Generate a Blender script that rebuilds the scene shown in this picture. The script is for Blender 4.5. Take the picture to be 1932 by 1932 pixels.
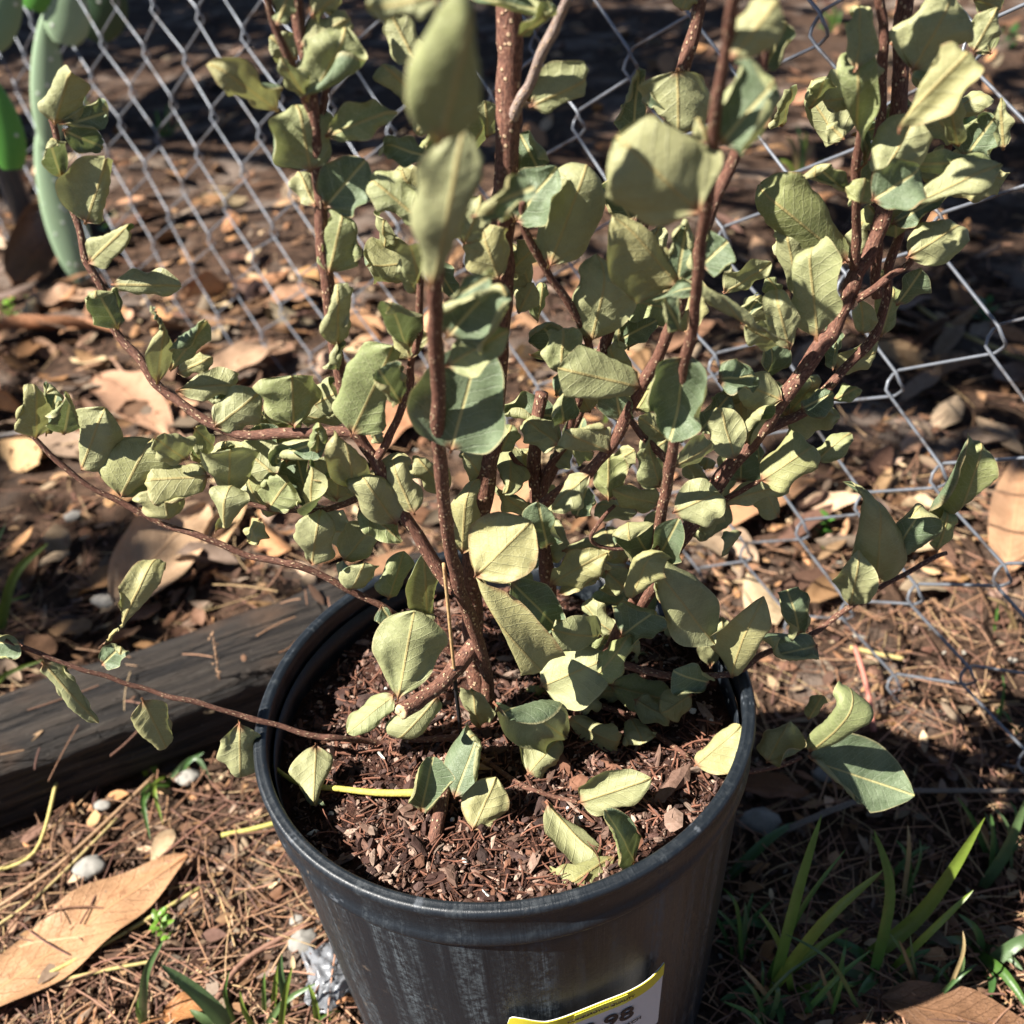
import bpy, math, random
import numpy as np
from mathutils import Vector, Matrix, noise

for o in list(bpy.data.objects): bpy.data.objects.remove(o)
sc = bpy.context.scene
C = sc.collection
R = math.radians

# ------------------------------------------------------------------ camera, sky, sun, exposure
CAM = Vector((.015, -.415, .71)); PITCH, ROLL, FPX = 36.1, -5.0, 1937.0     # focal length for a 1932 px wide picture
_p = R(PITCH); _r = R(ROLL)
fw = Vector((0, math.cos(_p), -math.sin(_p))); up0 = Vector((0, math.sin(_p), math.cos(_p)))
rt = math.cos(_r)*Vector((1, 0, 0)) + math.sin(_r)*up0
upv = rt.cross(fw)
cd = bpy.data.cameras.new('camera'); cam = bpy.data.objects.new('camera', cd); C.objects.link(cam)
cam.matrix_world = Matrix.Translation(CAM) @ Matrix((rt, upv, -fw)).transposed().to_4x4()
cd.sensor_width = 36; cd.lens = 36*FPX/1932; cd.clip_start = .02; cd.clip_end = 500
cd.dof.use_dof = True; cd.dof.focus_distance = .53; cd.dof.aperture_fstop = 8.5
sc.camera = cam
SUN = Vector((-.64, -.20, .74)).normalized()
w = bpy.data.worlds.new('World'); sc.world = w; w.use_nodes = True
nt = w.node_tree; sky = nt.nodes.new('ShaderNodeTexSky'); sky.sky_type = 'NISHITA'; sky.sun_disc = False
sky.air_density = .42; sky.dust_density = .15; sky.sun_elevation = math.asin(SUN.z); sky.sun_rotation = math.atan2(SUN.x, SUN.y)
nt.links.new(sky.outputs[0], nt.nodes['Background'].inputs[0]); nt.nodes['Background'].inputs[1].default_value = .05
sd = bpy.data.lights.new('sun', 'SUN'); sd.energy = 5.0; sd.angle = R(.5); sd.color = (1, .955, .88)
sun = bpy.data.objects.new('sun', sd); C.objects.link(sun); sun.rotation_euler = SUN.to_track_quat('Z', 'Y').to_euler()
sc.view_settings.view_transform = 'Standard'; sc.view_settings.look = 'None'
sc.view_settings.exposure = 1.65; sc.view_settings.gamma = 1

# ------------------------------------------------------------------ helpers
def ray(u, v): return fw*FPX + rt*(u-966) + upv*(966-v)
def at(u, v, Y):
    d = ray(u, v); return CAM + d*((Y-CAM.y)/d.y)
def onz(u, v, z=0.0):
    d = ray(u, v); return CAM + d*((z-CAM.z)/d.z)
def pix(P):
    d = P-CAM; z = d.dot(fw); return 966+FPX*d.dot(rt)/z, 966-FPX*d.dot(upv)/z, z
def gz(x, y):
    r = math.hypot(x, y)
    k = min(1, max(0, (r-.14)/.2))
    return k*(.010*math.sin(x*7.1+1)*math.cos(y*6.3) + .006*math.sin(x*17+y*11) + .012*noise.noise(Vector((x*4, y*4, 0))))
def ground(u, v):
    p = onz(u, v, 0)
    for _ in range(3): p = onz(u, v, gz(p.x, p.y))
    return p
ZO = dict(a=(0, 0), b=(635.8, 0), c=(1271.6, 0), d=(0, 635.8), e=(635.8, 635.8), f=(1271.6, 635.8),
          g=(0, 1271.6), h=(635.8, 1271.6), i=(1271.6, 1271.6), o=None)
ZS = .3418
def zp(z, x, y):
    return (x, y) if z == 'o' else (ZO[z][0]+x*ZS, ZO[z][1]+y*ZS)

def tag(o, label=None, cat=None, group=None, kind=None):
    if label: o['label'] = label
    if cat: o['category'] = cat
    if group: o['group'] = group
    if kind: o['kind'] = kind
    return o
def empty(name, loc, label, cat, group=None):
    o = bpy.data.objects.new(name, None); C.objects.link(o); o.location = loc; o.empty_display_size = .02
    return tag(o, label, cat, group)

class MB:
    """collects grids / tubes with uv and a colour attribute"""
    def __init__(s): s.v = []; s.f = []; s.uv = []; s.c = []
    def grid(s, P, UV=None, COL=None, wrap=False, flip=False):
        n, m = len(P), len(P[0]); b = len(s.v)
        for i in range(n):
            for j in range(m):
                s.v.append(tuple(P[i][j])); s.uv.append(UV[i][j] if UV else (j/max(1, m-1), i/max(1, n-1)))
                s.c.append(COL[i][j] if isinstance(COL, list) else (COL or (0, 0, 0, 1)))
        for i in range(n-1):
            for j in range(m if wrap else m-1):
                q = (b+i*m+j, b+i*m+(j+1) % m, b+(i+1)*m+(j+1) % m, b+(i+1)*m+j)
                s.f.append(q[::-1] if flip else q)
    def tube(s, pts, rad, seg=8, col=(0, 0, 0, 1), cap=True, rough=0, seed=0):
        rings = []; uvs = []; L = 0; prev = None
        t0 = (pts[1]-pts[0]).normalized(); n = t0.orthogonal().normalized()
        for i, p in enumerate(pts):
            t = (pts[min(i+1, len(pts)-1)]-pts[max(i-1, 0)]).normalized()
            n = (n - t*n.dot(t)).normalized(); bi = t.cross(n)
            if i: L += (p-pts[i-1]).length
            r = rad[i] if hasattr(rad, '__len__') else rad
            ring = []; uvr = []
            for k in range(seg):
                a = 2*math.pi*k/seg
                rr = r*(1+rough*noise.noise(Vector((math.cos(a)*1.3, math.sin(a)*1.3, L*90+seed)))) if rough else r
                ring.append(p+(n*math.cos(a)+bi*math.sin(a))*rr); uvr.append((k/seg, L/.04))
            rings.append(ring); uvs.append(uvr)
        s.grid(rings, uvs, col, wrap=True)
        if cap:
            b = len(s.v); m = seg
            s.f.append(tuple(range(b-m, b))); s.f.append(tuple(range(b-len(pts)*m, b-len(pts)*m+m))[::-1])
    def poly(s, verts, faces, col=(0, 0, 0, 1)):
        b = len(s.v)
        for p in verts: s.v.append(tuple(p)); s.uv.append((0, 0)); s.c.append(col)
        for f in faces: s.f.append(tuple(b+i for i in f))
    def build(s, name, mat, parent=None, smooth=True):
        me = bpy.data.meshes.new(name); me.from_pydata(s.v, [], s.f)
        uv = me.uv_layers.new(name='UVMap'); ca = me.color_attributes.new('col', 'FLOAT_COLOR', 'POINT')
        idx = np.empty(len(me.loops), dtype=np.int32); me.loops.foreach_get('vertex_index', idx)
        uva = np.array(s.uv, dtype=np.float32); uv.data.foreach_set('uv', uva[idx].ravel())
        ca.data.foreach_set('color', np.array(s.c, dtype=np.float32).ravel())
        if smooth: me.polygons.foreach_set('use_smooth', [True]*len(me.polygons))
        me.materials.append(mat); me.update()
        o = bpy.data.objects.new(name, me); C.objects.link(o)
        if parent:
            o.parent = parent; o.matrix_parent_inverse = Matrix.Translation(parent.location).inverted()
        return o
def recenter(o):
    """put the origin of a single-mesh thing at its own base"""
    me = o.data; co = np.empty(len(me.vertices)*3, dtype=np.float32); me.vertices.foreach_get('co', co); co = co.reshape(-1, 3)
    c = Vector(((co[:, 0].min()+co[:, 0].max())/2, (co[:, 1].min()+co[:, 1].max())/2, co[:, 2].min()))
    me.transform(Matrix.Translation(-c)); o.location = c
    return o
def smoothpath(P, n=6):
    """Catmull-Rom through P (list of Vectors, optionally with radius in 4th slot)"""
    out = []
    for i in range(len(P)-1):
        p0 = P[max(i-1, 0)]; p1 = P[i]; p2 = P[i+1]; p3 = P[min(i+2, len(P)-1)]
        for k in range(n):
            t = k/n
            out.append(.5*((2*p1)+(p2-p0)*t+(2*p0-5*p1+4*p2-p3)*t*t+(3*p1-p0-3*p2+p3)*t**3))
    out.append(P[-1]); return out

# ------------------------------------------------------------------ materials
class NT:
    def __init__(s, name):
        s.m = bpy.data.materials.new(name); s.m.use_nodes = True; s.t = s.m.node_tree; s.t.nodes.clear()
        s.out = s.n('ShaderNodeOutputMaterial')
    def n(s, ty, **k):
        x = s.t.nodes.new(ty)
        for a, v in k.items():
            if a.startswith('i_'): s.put(x, a[2:].replace('_', ' '), v)
            elif a[0] == 'j' and a[1:].isdigit(): s.put(x, int(a[1:]), v)
            else: setattr(x, a, v)
        return x
    def put(s, x, k, v):
        if isinstance(v, bpy.types.NodeSocket): s.t.links.new(v, x.inputs[k])
        else: x.inputs[k].default_value = v
    def math(s, op, a, b=0.0, clamp=False):
        return s.n('ShaderNodeMath', operation=op, use_clamp=clamp, j0=a, j1=b).outputs[0]
    def mix(s, f, a, b, mode='MIX'):
        x = s.n('ShaderNodeMix', data_type='RGBA', blend_type=mode)
        s.put(x, 0, f); s.put(x, 6, a if isinstance(a, bpy.types.NodeSocket) else (*a, 1)); s.put(x, 7, b if isinstance(b, bpy.types.NodeSocket) else (*b, 1))
        return x.outputs[2]
    def ramp(s, f, lo, hi):
        return s.n('ShaderNodeMapRange', interpolation_type='SMOOTHSTEP', j0=f, j1=lo, j2=hi).outputs[0]
    def noise(s, vec, scale, detail=3, rough=.55):
        x = s.n('ShaderNodeTexNoise', i_Scale=scale, i_Detail=detail, i_Roughness=rough)
        if vec is not None: s.put(x, 'Vector', vec)
        return x.outputs['Fac']
    def vor(s, vec, scale, feature='F1'):
        x = s.n('ShaderNodeTexVoronoi', feature=feature, i_Scale=scale)
        if vec is not None: s.put(x, 'Vector', vec)
        return x
    def mapv(s, vec, scale, loc=(0, 0, 0)):
        return s.n('ShaderNodeMapping', j0=vec, i_Scale=scale, i_Location=loc).outputs[0]
    def obj(s): return s.n('ShaderNodeTexCoord').outputs['Object']
    def pos(s): return s.n('ShaderNodeNewGeometry').outputs['Position']
    def uv(s): return s.n('ShaderNodeUVMap', uv_map='UVMap').outputs[0]
    def col(s): return s.n('ShaderNodeVertexColor', layer_name='col').outputs[0]
    def bump(s, h, dist, strength=1.0, normal=None):
        x = s.n('ShaderNodeBump', i_Strength=strength, i_Distance=dist, i_Height=h)
        if normal is not None: s.put(x, 'Normal', normal)
        return x.outputs[0]
    def pr(s, color, rough=.6, normal=None, spec=.5, **k):
        x = s.n('ShaderNodeBsdfPrincipled'); s.put(x, 'Base Color', color if isinstance(color, bpy.types.NodeSocket) else (*color, 1))
        s.put(x, 'Roughness', rough); s.put(x, 'Specular IOR Level', spec)
        if normal is not None: s.put(x, 'Normal', normal)
        for a, v in k.items(): s.put(x, a.replace('_', ' '), v)
        return x.outputs[0]
    def done(s, sh): s.t.links.new(sh, s.out.inputs[0]); return s.m

def mat_leaf():
    m = NT('shrub_leaf'); uv = m.uv(); sep = m.n('ShaderNodeSeparateXYZ', j0=uv); X, Y = sep.outputs[0], sep.outputs[1]
    cc = m.n('ShaderNodeSeparateColor', j0=m.col()); S, V, RND = cc.outputs[0], cc.outputs[1], cc.outputs[2]
    ax = m.math('ABSOLUTE', X)
    # lateral veins: thin bright lines at constant (Y - .7|X|)
    nz = m.noise(uv, 3.0, 2)
    ph = m.math('ADD', m.math('SUBTRACT', Y, m.math('MULTIPLY', ax, .75)), m.math('MULTIPLY', nz, .10))
    fr = m.math('ABSOLUTE', m.math('SUBTRACT', m.math('FRACT', m.math('MULTIPLY', ph, 7.0)), .5))
    lat = m.ramp(fr, .07, .0)
    mid = m.ramp(ax, .022, .007)
    net = m.ramp(m.vor(uv, 17, 'DISTANCE_TO_EDGE').outputs['Distance'], .09, .0)
    net2 = m.ramp(m.vor(uv, 48, 'DISTANCE_TO_EDGE').outputs['Distance'], .12, .0)
    big = m.noise(uv, 2.2, 3); fine = m.noise(uv, 60, 3)
    under = m.mix(m.ramp(big, .3, .7), (.255, .26, .125), (.38, .375, .185))
    under = m.mix(m.math('MULTIPLY', m.ramp(RND, .40, .85), .75), under, (.36, .32, .135)); tone = m.n('ShaderNodeVertexColor', layer_name='col').outputs[1]; under = m.mix(m.ramp(tone, .55, 1.0), under, m.mix(1.0, under, (.70, .80, .66), 'MULTIPLY'))
    under = m.mix(m.math('MULTIPLY', m.math('ADD', net, m.math('MULTIPLY', lat, 1.2)), .20), under, (.47, .46, .26))
    under = m.mix(m.math('MULTIPLY', m.ramp(fine, .35, .75), .13), under, (.24, .25, .115))
    under = m.mix(m.math('MULTIPLY', mid, .8), under, (.42, .33, .13))
    upper = m.mix(m.ramp(big, .3, .7), (.075, .11, .05), (.16, .205, .115))
    upper = m.mix(m.math('MULTIPLY', m.math('ADD', net2, lat), .35), upper, (.30, .34, .22))
    upper = m.mix(mid, upper, (.42, .38, .17))
    bf = m.n('ShaderNodeNewGeometry').outputs['Backfacing']
    col = m.mix(bf, under, upper)
    # red-brown foot of the midrib, pale margin, brown blotches
    foot = m.math('MULTIPLY', m.ramp(V, .16, .02), m.ramp(ax, .12, .03))
    col = m.mix(foot, col, (.26, .11, .06))
    col = m.mix(m.math('MULTIPLY', m.ramp(S, .93, .99), .7), col, (.42, .37, .19))
    eb = m.math('MULTIPLY', m.ramp(RND, .50, .78), m.ramp(m.math('ADD', S, m.math('MULTIPLY', m.noise(uv, 5, 3), .5)), 1.10, 1.30))
    col = m.mix(m.math('MULTIPLY', eb, .75), col, (.22, .12, .05))
    n2 = m.noise(m.mapv(uv, (1, 1, 1)), 2.6, 4, .7)
    obr = m.n('ShaderNodeSeparateColor', j0=m.col()).outputs[2]
    thr = m.math('SUBTRACT', .765, m.math('MULTIPLY', m.ramp(obr, .80, 1.0), .13))
    blot = m.ramp(m.math('SUBTRACT', n2, thr), .0, .03)
    col = m.mix(m.math('MULTIPLY', blot, .8), col, (.15, .07, .035))
    h = m.math('ADD', m.math('MULTIPLY', lat, .7), m.math('ADD', m.math('MULTIPLY', net, .35), m.math('MULTIPLY', mid, 1.5)))
    wr = m.noise(uv, 9, 3, .6)
    h = m.math('ADD', h, m.math('MULTIPLY', wr, 1.8))
    nm = m.bump(h, .00036, .7)
    rough = m.math('ADD', .50, m.math('MULTIPLY', fine, .2))
    b = m.pr(col, rough, nm, .45)
    tr = m.n('ShaderNodeBsdfTranslucent', j0=m.mix(.5, col, (.30, .34, .06)), Normal=nm) if False else m.n('ShaderNodeBsdfTranslucent', j0=m.mix(.45, col, (.26, .30, .05)))
    mx = m.n('ShaderNodeMixShader', j0=.22, j1=b, j2=tr.outputs[0])
    return m.done(mx.outputs[0])
def mat_bark(name='stem_bark', c1=(.055, .022, .016), c2=(.21, .095, .060)):
    m = NT(name); uv = m.uv(); p = m.pos()
    n = m.noise(m.mapv(uv, (9, 3, 1)), 4, 4, .65)
    n2 = m.noise(p, 520, 3)
    col = m.mix(m.ramp(n, .3, .7), c1, c2)
    vo = m.vor(m.mapv(uv, (4, 5.5, 1)), 2.2).outputs['Distance']
    len_ = m.math('MULTIPLY', m.ramp(vo, .30, .17), m.ramp(m.noise(uv, 3.1, 1), .30, .42))
    col = m.mix(len_, col, (.52, .36, .22))
    col = m.mix(m.math('MULTIPLY', m.ramp(n2, .5, .8), .5), col, (.34, .21, .14))
    h = m.math('ADD', m.math('MULTIPLY', len_, 1.8), m.math('ADD', n, m.math('MULTIPLY', n2, .6)))
    return m.done(m.pr(col, .7, m.bump(h, .0007, .9), .3))
def mat_cut():
    m = NT('cut_wood'); n = m.noise(m.pos(), 400, 3)
    return m.done(m.pr(m.mix(n, (.30, .19, .09), (.60, .45, .26)), .8))
def mat_pot():
    m = NT('black_pot_plastic'); p = m.obj()
    ang = m.n('ShaderNodeSeparateXYZ', j0=p)
    th = m.math('ARCTAN2', ang.outputs[0], ang.outputs[1])
    cyl = m.n('ShaderNodeCombineXYZ', j0=m.math('MULTIPLY', th, 1.6), j1=m.math('MULTIPLY', ang.outputs[2], 1.2), j2=0.0).outputs[0]
    st = m.noise(m.mapv(cyl, (6.5, 2.4, 1)), 1.0, 6, .7)
    st2 = m.noise(m.mapv(cyl, (55, 6, 1)), 1.0, 5, .7)
    sp = m.noise(p, 260, 4, .75)
    dust = m.math('MULTIPLY', m.ramp(st, .42, .66), m.ramp(m.math('ADD', m.math('MULTIPLY', sp, .65), m.math('MULTIPLY', st2, .45)), .46, .72))
    col = m.mix(m.math('MULTIPLY', m.math('MULTIPLY', dust, .40), m.math('SUBTRACT', 1.0, m.math('MULTIPLY', m.ramp(ang.outputs[2], .244, .252), .75))), (.007, .010, .014), (.19, .225, .245))
    mud = m.ramp(m.noise(p, 75, 5, .75), .60, .68); col = m.mix(m.math('MULTIPLY', mud, m.math('MULTIPLY', m.ramp(m.noise(p, 14, 2), .45, .6), .55)), col, (.13, .10, .075))
    scr = m.ramp(m.noise(m.mapv(cyl, (3, 70, 1)), 1.5, 3, .7), .62, .72)
    zz = m.ramp(ang.outputs[2], .244, .252)
    col = m.mix(m.math('MULTIPLY', m.math('MULTIPLY', scr, zz), .30), col, (.22, .24, .27))
    rough = m.math('ADD', .27, m.math('MULTIPLY', m.math('ADD', dust, sp), .28))
    h = m.math('ADD', m.math('MULTIPLY', sp, .6), m.math('MULTIPLY', st2, .8))
    return m.done(m.pr(col, rough, m.bump(h, .0006, .6), .5))
def mat_soil(name, c1, c2, c3, scale=60):
    m = NT(name); p = m.pos()
    n = m.noise(p, scale, 6, .7); n2 = m.noise(p, scale*.12, 3); n3 = m.noise(p, scale*6, 3, .7)
    col = m.mix(m.ramp(n, .3, .7), c1, c2)
    col = m.mix(m.math('MULTIPLY', m.ramp(n2, .5, .68), .8), col, c3)
    h = m.math('ADD', n, m.math('MULTIPLY', n3, .5))
    return m.done(m.pr(col, .95, m.bump(h, .006, 1), .15))
def mat_tint(name, rough=.8, nscale=150, amp=.45, spec=.25, trans=0, veins=False, bumpd=.0008):
    """colour comes from the piece's own colour attribute, mottled by noise"""
    m = NT(name); p = m.pos(); n = m.noise(p, nscale, 4, .65)
    c = m.col()
    col = m.mix(m.math('MULTIPLY', m.ramp(n, .35, .75), amp), c, m.mix(1.0, c, (.42, .36, .30), 'MULTIPLY'))
    h = n
    if veins:
        uv = m.uv(); sep = m.n('ShaderNodeSeparateXYZ', j0=uv); ax = m.math('ABSOLUTE', sep.outputs[0])
        ph = m.math('SUBTRACT', m.math('MULTIPLY', sep.outputs[1], 1.0), m.math('MULTIPLY', ax, .55))
        ph = m.math('ADD', ph, m.math('MULTIPLY', m.noise(uv, 3.5, 3), .09))
        fr = m.math('ABSOLUTE', m.math('SUBTRACT', m.math('FRACT', m.math('MULTIPLY', ph, 10)), .5))
        l = m.math('MAXIMUM', m.math('MAXIMUM', m.math('MULTIPLY', m.ramp(fr, .06, .0), .7), m.math('MULTIPLY', m.ramp(m.vor(uv, 22, 'DISTANCE_TO_EDGE').outputs['Distance'], .06, .0), .35)), m.ramp(ax, .02, .008))
        col = m.mix(m.math('MULTIPLY', l, .4), col, m.mix(1.0, c, (1.5, 1.35, 1.2), 'MULTIPLY'))
        blot = m.ramp(m.noise(p, 45, 5, .7), .56, .66)
        col = m.mix(m.math('MULTIPLY', blot, .5), col, m.mix(1.0, c, (.45, .30, .22), 'MULTIPLY'))
        h = m.math('ADD', n, m.math('MULTIPLY', l, 1.2))
    b = m.pr(col, rough, m.bump(h, bumpd, .8), spec)
    if trans:
        t = m.n('ShaderNodeBsdfTranslucent', j0=col)
        b = m.n('ShaderNodeMixShader', j0=trans, j1=b, j2=t.outputs[0]).outputs[0]
    return m.done(b)
def mat_timber():
    m = NT('weathered_timber'); p = m.obj()
    g = m.noise(m.mapv(p, (3, 55, 55)), 1.6, 6, .7); g2 = m.noise(m.mapv(p, (9, 190, 190)), 1.3, 4, .7); n = m.noise(p, 9, 4)
    col = m.mix(m.ramp(g, .32, .68), (.008, .006, .005), (.042, .031, .023))
    col = m.mix(m.math('MULTIPLY', m.ramp(g2, .5, .75), .6), col, (.085, .070, .054))
    col = m.mix(m.math('MULTIPLY', m.ramp(n, .50, .70), .6), col, (.10, .055, .03))
    spk = m.ramp(m.vor(p, 130).outputs['Distance'], .12, .05)
    col = m.mix(m.math('MULTIPLY', spk, .2), col, (.4, .37, .33))
    ck = m.ramp(m.noise(m.mapv(p, (2.2, 42, 42), (5, 3, 1)), 2.0, 5, .6), .46, .40); col = m.mix(m.math('MULTIPLY', ck, .85), col, (.006, .004, .003))
    h = m.math('SUBTRACT', m.math('ADD', m.math('MULTIPLY', g, 1.6), m.math('MULTIPLY', g2, .9)), m.math('MULTIPLY', ck, 1.6))
    return m.done(m.pr(col, .72, m.bump(h, .006, 1), .35))
def mat_galv():
    m = NT('galvanised_wire'); n = m.noise(m.pos(), 90, 4)
    return m.done(m.pr(m.mix(m.math('MULTIPLY', m.ramp(m.noise(m.pos(), 28, 4, .7), .52, .64), .7), m.mix(n, (.12, .13, .15), (.27, .285, .31)), (.085, .06, .045)), .45, m.bump(n, .0009, .6), .6, Metallic=.55))
def mat_plain(name, c, rough=.6, n_amp=.25, scale=120, spec=.4, trans=0, metallic=0.0):
    m = NT(name); n = m.noise(m.pos(), scale, 4)
    col = m.mix(n, tuple(x*(1-n_amp) for x in c), tuple(min(1, x*(1+n_amp)) for x in c))
    b = m.pr(col, rough, m.bump(n, .0006, .5), spec, Metallic=metallic)
    if trans:
        t = m.n('ShaderNodeBsdfTranslucent', j0=col)
        b = m.n('ShaderNodeMixShader', j0=trans, j1=b, j2=t.outputs[0]).outputs[0]
    return m.done(b)
def mat_cactus():
    m = NT('cactus_skin'); p = m.pos(); n = m.noise(p, 30, 4); sp = m.ramp(m.vor(p, 42).outputs['Distance'], .20, .08)
    c = m.col()
    col = m.mix(m.math('MULTIPLY', n, .5), c, m.mix(1.0, c, (.7, .8, .6), 'MULTIPLY'))
    col = m.mix(m.math('MULTIPLY', sp, .8), col, (.65, .66, .58))
    return m.done(m.pr(col, .5, m.bump(sp, .001, .6), .4))
def mat_film():
    m = NT('crumpled_clear_film'); n = m.noise(m.pos(), 60, 4)
    a = m.pr((.22, .23, .25), .3, m.bump(n, .002, .7), .6)
    t = m.n('ShaderNodeBsdfTransparent')
    return m.done(m.n('ShaderNodeMixShader', j0=.45, j1=a, j2=t.outputs[0]).outputs[0])

M = dict(leaf=mat_leaf(), bark=mat_bark(), bark2=mat_bark('pale_branch_bark', (.16, .10, .08), (.40, .32, .27)), cut=mat_cut(), pot=mat_pot(),
         ground=mat_soil('sandy_ground', (.022, .013, .009), (.095, .056, .036), (.20, .155, .125), 55),
         mix=mat_soil('potting_mix', (.018, .008, .006), (.105, .048, .032), (.06, .028, .02), 140),
         litter=mat_tint('dry_litter', .75, 130, .5, trans=.08), straw=mat_tint('straw', .6, 300, .4),
         chip=mat_tint('bark_chip', .85, 260, .6), dry=mat_tint('dry_leaf', .6, 60, .35, .35, .12, True, .0012),
         timber=mat_timber(), wire=mat_galv(), grass=mat_tint('grass_blade', .42, 90, .25, .5, .28),
         cactus=mat_cactus(), film=mat_film(), stone=mat_plain('pale_stone', (.23, .215, .19), .8, .35, 200),
         post=mat_plain('painted_post', (.055, .07, .09), .4, .25, 30, .5, 0, .4),
         tree=mat_tint('tree_leaf', .5, 20, .3, .4, .2))

# ------------------------------------------------------------------ ground sheet
def build_ground():
    ax = lambda n, near, far: np.array([near*math.sinh(t*math.asinh(far/near)) for t in np.linspace(-1, 1, n)])
    xs = ax(221, .35, 70); ys = ax(221, .35, 70)+.35
    b = MB(); P = [[(x, y, gz(x, y)+(.006*noise.fractal(Vector((x*30, y*30, 3)), .8, 2.0, 3) if abs(x) < 3 and abs(y) < 3 else 0)) for x in xs] for y in ys]
    b.grid(P)
    o = b.build('ground', M['ground']); tag(o, 'brown sandy ground covered in leaf litter', 'ground', kind='structure'); return o
build_ground()

# ------------------------------------------------------------------ chain-link fence (surface fitted from its hooks)
FM = np.array([[-0.00976, 0.67496, 0.32637], [0.3671, -0.46221, -0.01459], [0.01393, 0.00858, 0.30146], [-0.00465, -0.00894, -0.00888],
               [0.00229, 0.00037, -0.00259], [-0.01188, -0.00866, 0.00174], [0.0038, -0.002, -0.00145], [0.01103, 0.00928, -0.00425]])
def fpt(a, b):
    A = (max(-14, min(26, a))-8)/10; Bq = (min(max(b, -8), 4)+2)/5
    T = np.array([1, A, Bq, A*Bq, Bq*Bq, A*A, A*A*Bq, A*Bq*Bq]); p = Vector(T@FM)
    if b > 4: p.z += (b-4)*.06
    ex = a-max(-14, min(26, a))
    return p + Vector((.61, -.79, 0))*ex*.06
FN = Vector((.79, .61, 0)).normalized()        # away from the camera side
def build_fence():
    root = empty('chain_link_fence', fpt(6, -8), 'galvanised chain link fence with diamond mesh running diagonally behind the potted shrub', 'fence')
    random.seed(4)
    B0, B1 = -8, 12
    b = MB()
    # each wire zigzags vertically; bends hook round the neighbouring wire's bends
    for k in range(-20, 27):
        pts = []
        for i, bb in enumerate(range(B0, B1+1)):
            side = 1 if (bb+k) % 2 == 0 else 0
            a = k+side; p = fpt(a, bb)+Vector((0, 0, 0))
            jit = Vector((noise.noise(Vector((a*.31, bb*.37, 1))), noise.noise(Vector((a*.31, bb*.37, 5))), noise.noise(Vector((a*.31, bb*.37, 9)))))*.009
            t = Vector((.61, -.79, 0)); s = 1 if side else -1
            up = Vector((0, 0, 1))
            fr = 1 if s > 0 else -1
            p = p+jit
            # a small half-turn loop at the bend
            e = .0062
            seq = [(-.0, -.011, .0022*fr), (e*.8, -.005, .0035*fr), (e, 0, 0), (e*.8, .005, -.0035*fr), (0, .011, -.0022*fr)]
            if bb == B0: seq = [(0, -.002, .002), (-.004*s, .004, -.004), (-.012*s*.2, .012, -.001)]
            for (dx, dz, dn) in seq: pts.append(p+t*dx*s+up*dz+FN*dn)
        b.tube(pts, .00135, 6)
        # knuckled tail at the foot
        p = fpt(k, B0)
        if (B0+k) % 2 == 0:
            q = fpt(k+1, B0) if False else p
            d = (fpt(k+1, B0)-fpt(k, B0)).normalized()
            b.tube([q-d*.012+FN*.004, q+FN*-.004+Vector((0, 0, .003)), q+d*.024+Vector((0, 0, .001))-FN*.003], .0021, 6)
    b.build('wire_mesh', M['wire'], root)
    p = fpt(-12.6, -8); q = Vector((p.x, p.y, 1.1))
    b = MB(); b.tube([Vector((p.x, p.y, -.05))+FN*.03, q+FN*.03], .021, 20); b.build('post', M['post'], root)
    for zz in (.30, .62):
        b = MB(); c = Vector((p.x, p.y, zz))+FN*.03
        b.tube([c+Vector((math.cos(a)*.0235, math.sin(a)*.0235, .003*math.sin(a))) for a in np.linspace(0, 6.28, 22)], .0018, 6)
        b.build('tie_wire', M['wire'], root)
build_fence()

# ------------------------------------------------------------------ weathered landscape timber
def build_timber():
    o0 = Vector((-.232, .247, 0)); d = Vector((.21, .088, 0)).normalized(); nrm = Vector((-d.y, d.x, 0))
    Wd, Hh, rr = .092, .072, .012
    prof = [(0, 0), (0, Hh-rr), (rr*.3, Hh-rr*.3), (rr, Hh), (Wd-rr, Hh), (Wd-rr*.3, Hh-rr*.3), (Wd, Hh-rr), (Wd, 0)]
    pr = []
    for i in range(len(prof)):
        a, c = prof[i], prof[(i+1) % len(prof)]; n = 1 if abs(a[0]-c[0])+abs(a[1]-c[1]) < .02 else 7
        for k in range(n): pr.append((a[0]+(c[0]-a[0])*k/n, a[1]+(c[1]-a[1])*k/n))
    X0, X1 = -.78, .215; b = MB(); rings = []
    for t in np.linspace(X0, X1, 150):
        ring = []
        for (x, z) in pr:
            q = .0052*noise.fractal(Vector((t*5, x*95, z*95)), .7, 2, 3)+(.0022*noise.noise(Vector((t*38, x*30, z*30))) if abs(x-Wd/2) > Wd*.40 and z > Hh*.7 else 0)+.0018*noise.noise(Vector((t*1.5, x*230, z*230)))
            q -= .006*max(0, noise.noise(Vector((t*2.2, x*60+7, z*60)))-.25)
            cx, cz = x-Wd/2, z-Hh/2; L = math.hypot(cx, cz)
            ring.append(Vector((t, x+cx/L*q, max(-.006, z+cz/L*q))))
        rings.append(ring)
    b.grid(rings, wrap=True, flip=True); n = len(pr); V = len(b.v)
    b.f.append(tuple(range(V-n, V))[::-1]); b.f.append(tuple(range(n)))
    o = b.build('landscape_timber', M['timber'])
    o.matrix_world = Matrix.Translation(o0+Vector((0, 0, .004))) @ Matrix((d, nrm, Vector((0, 0, 1)))).transposed().to_4x4()
    tag(o, 'dark weathered landscape timber lying on the ground behind and left of the pot', 'timber')
build_timber()

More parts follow.
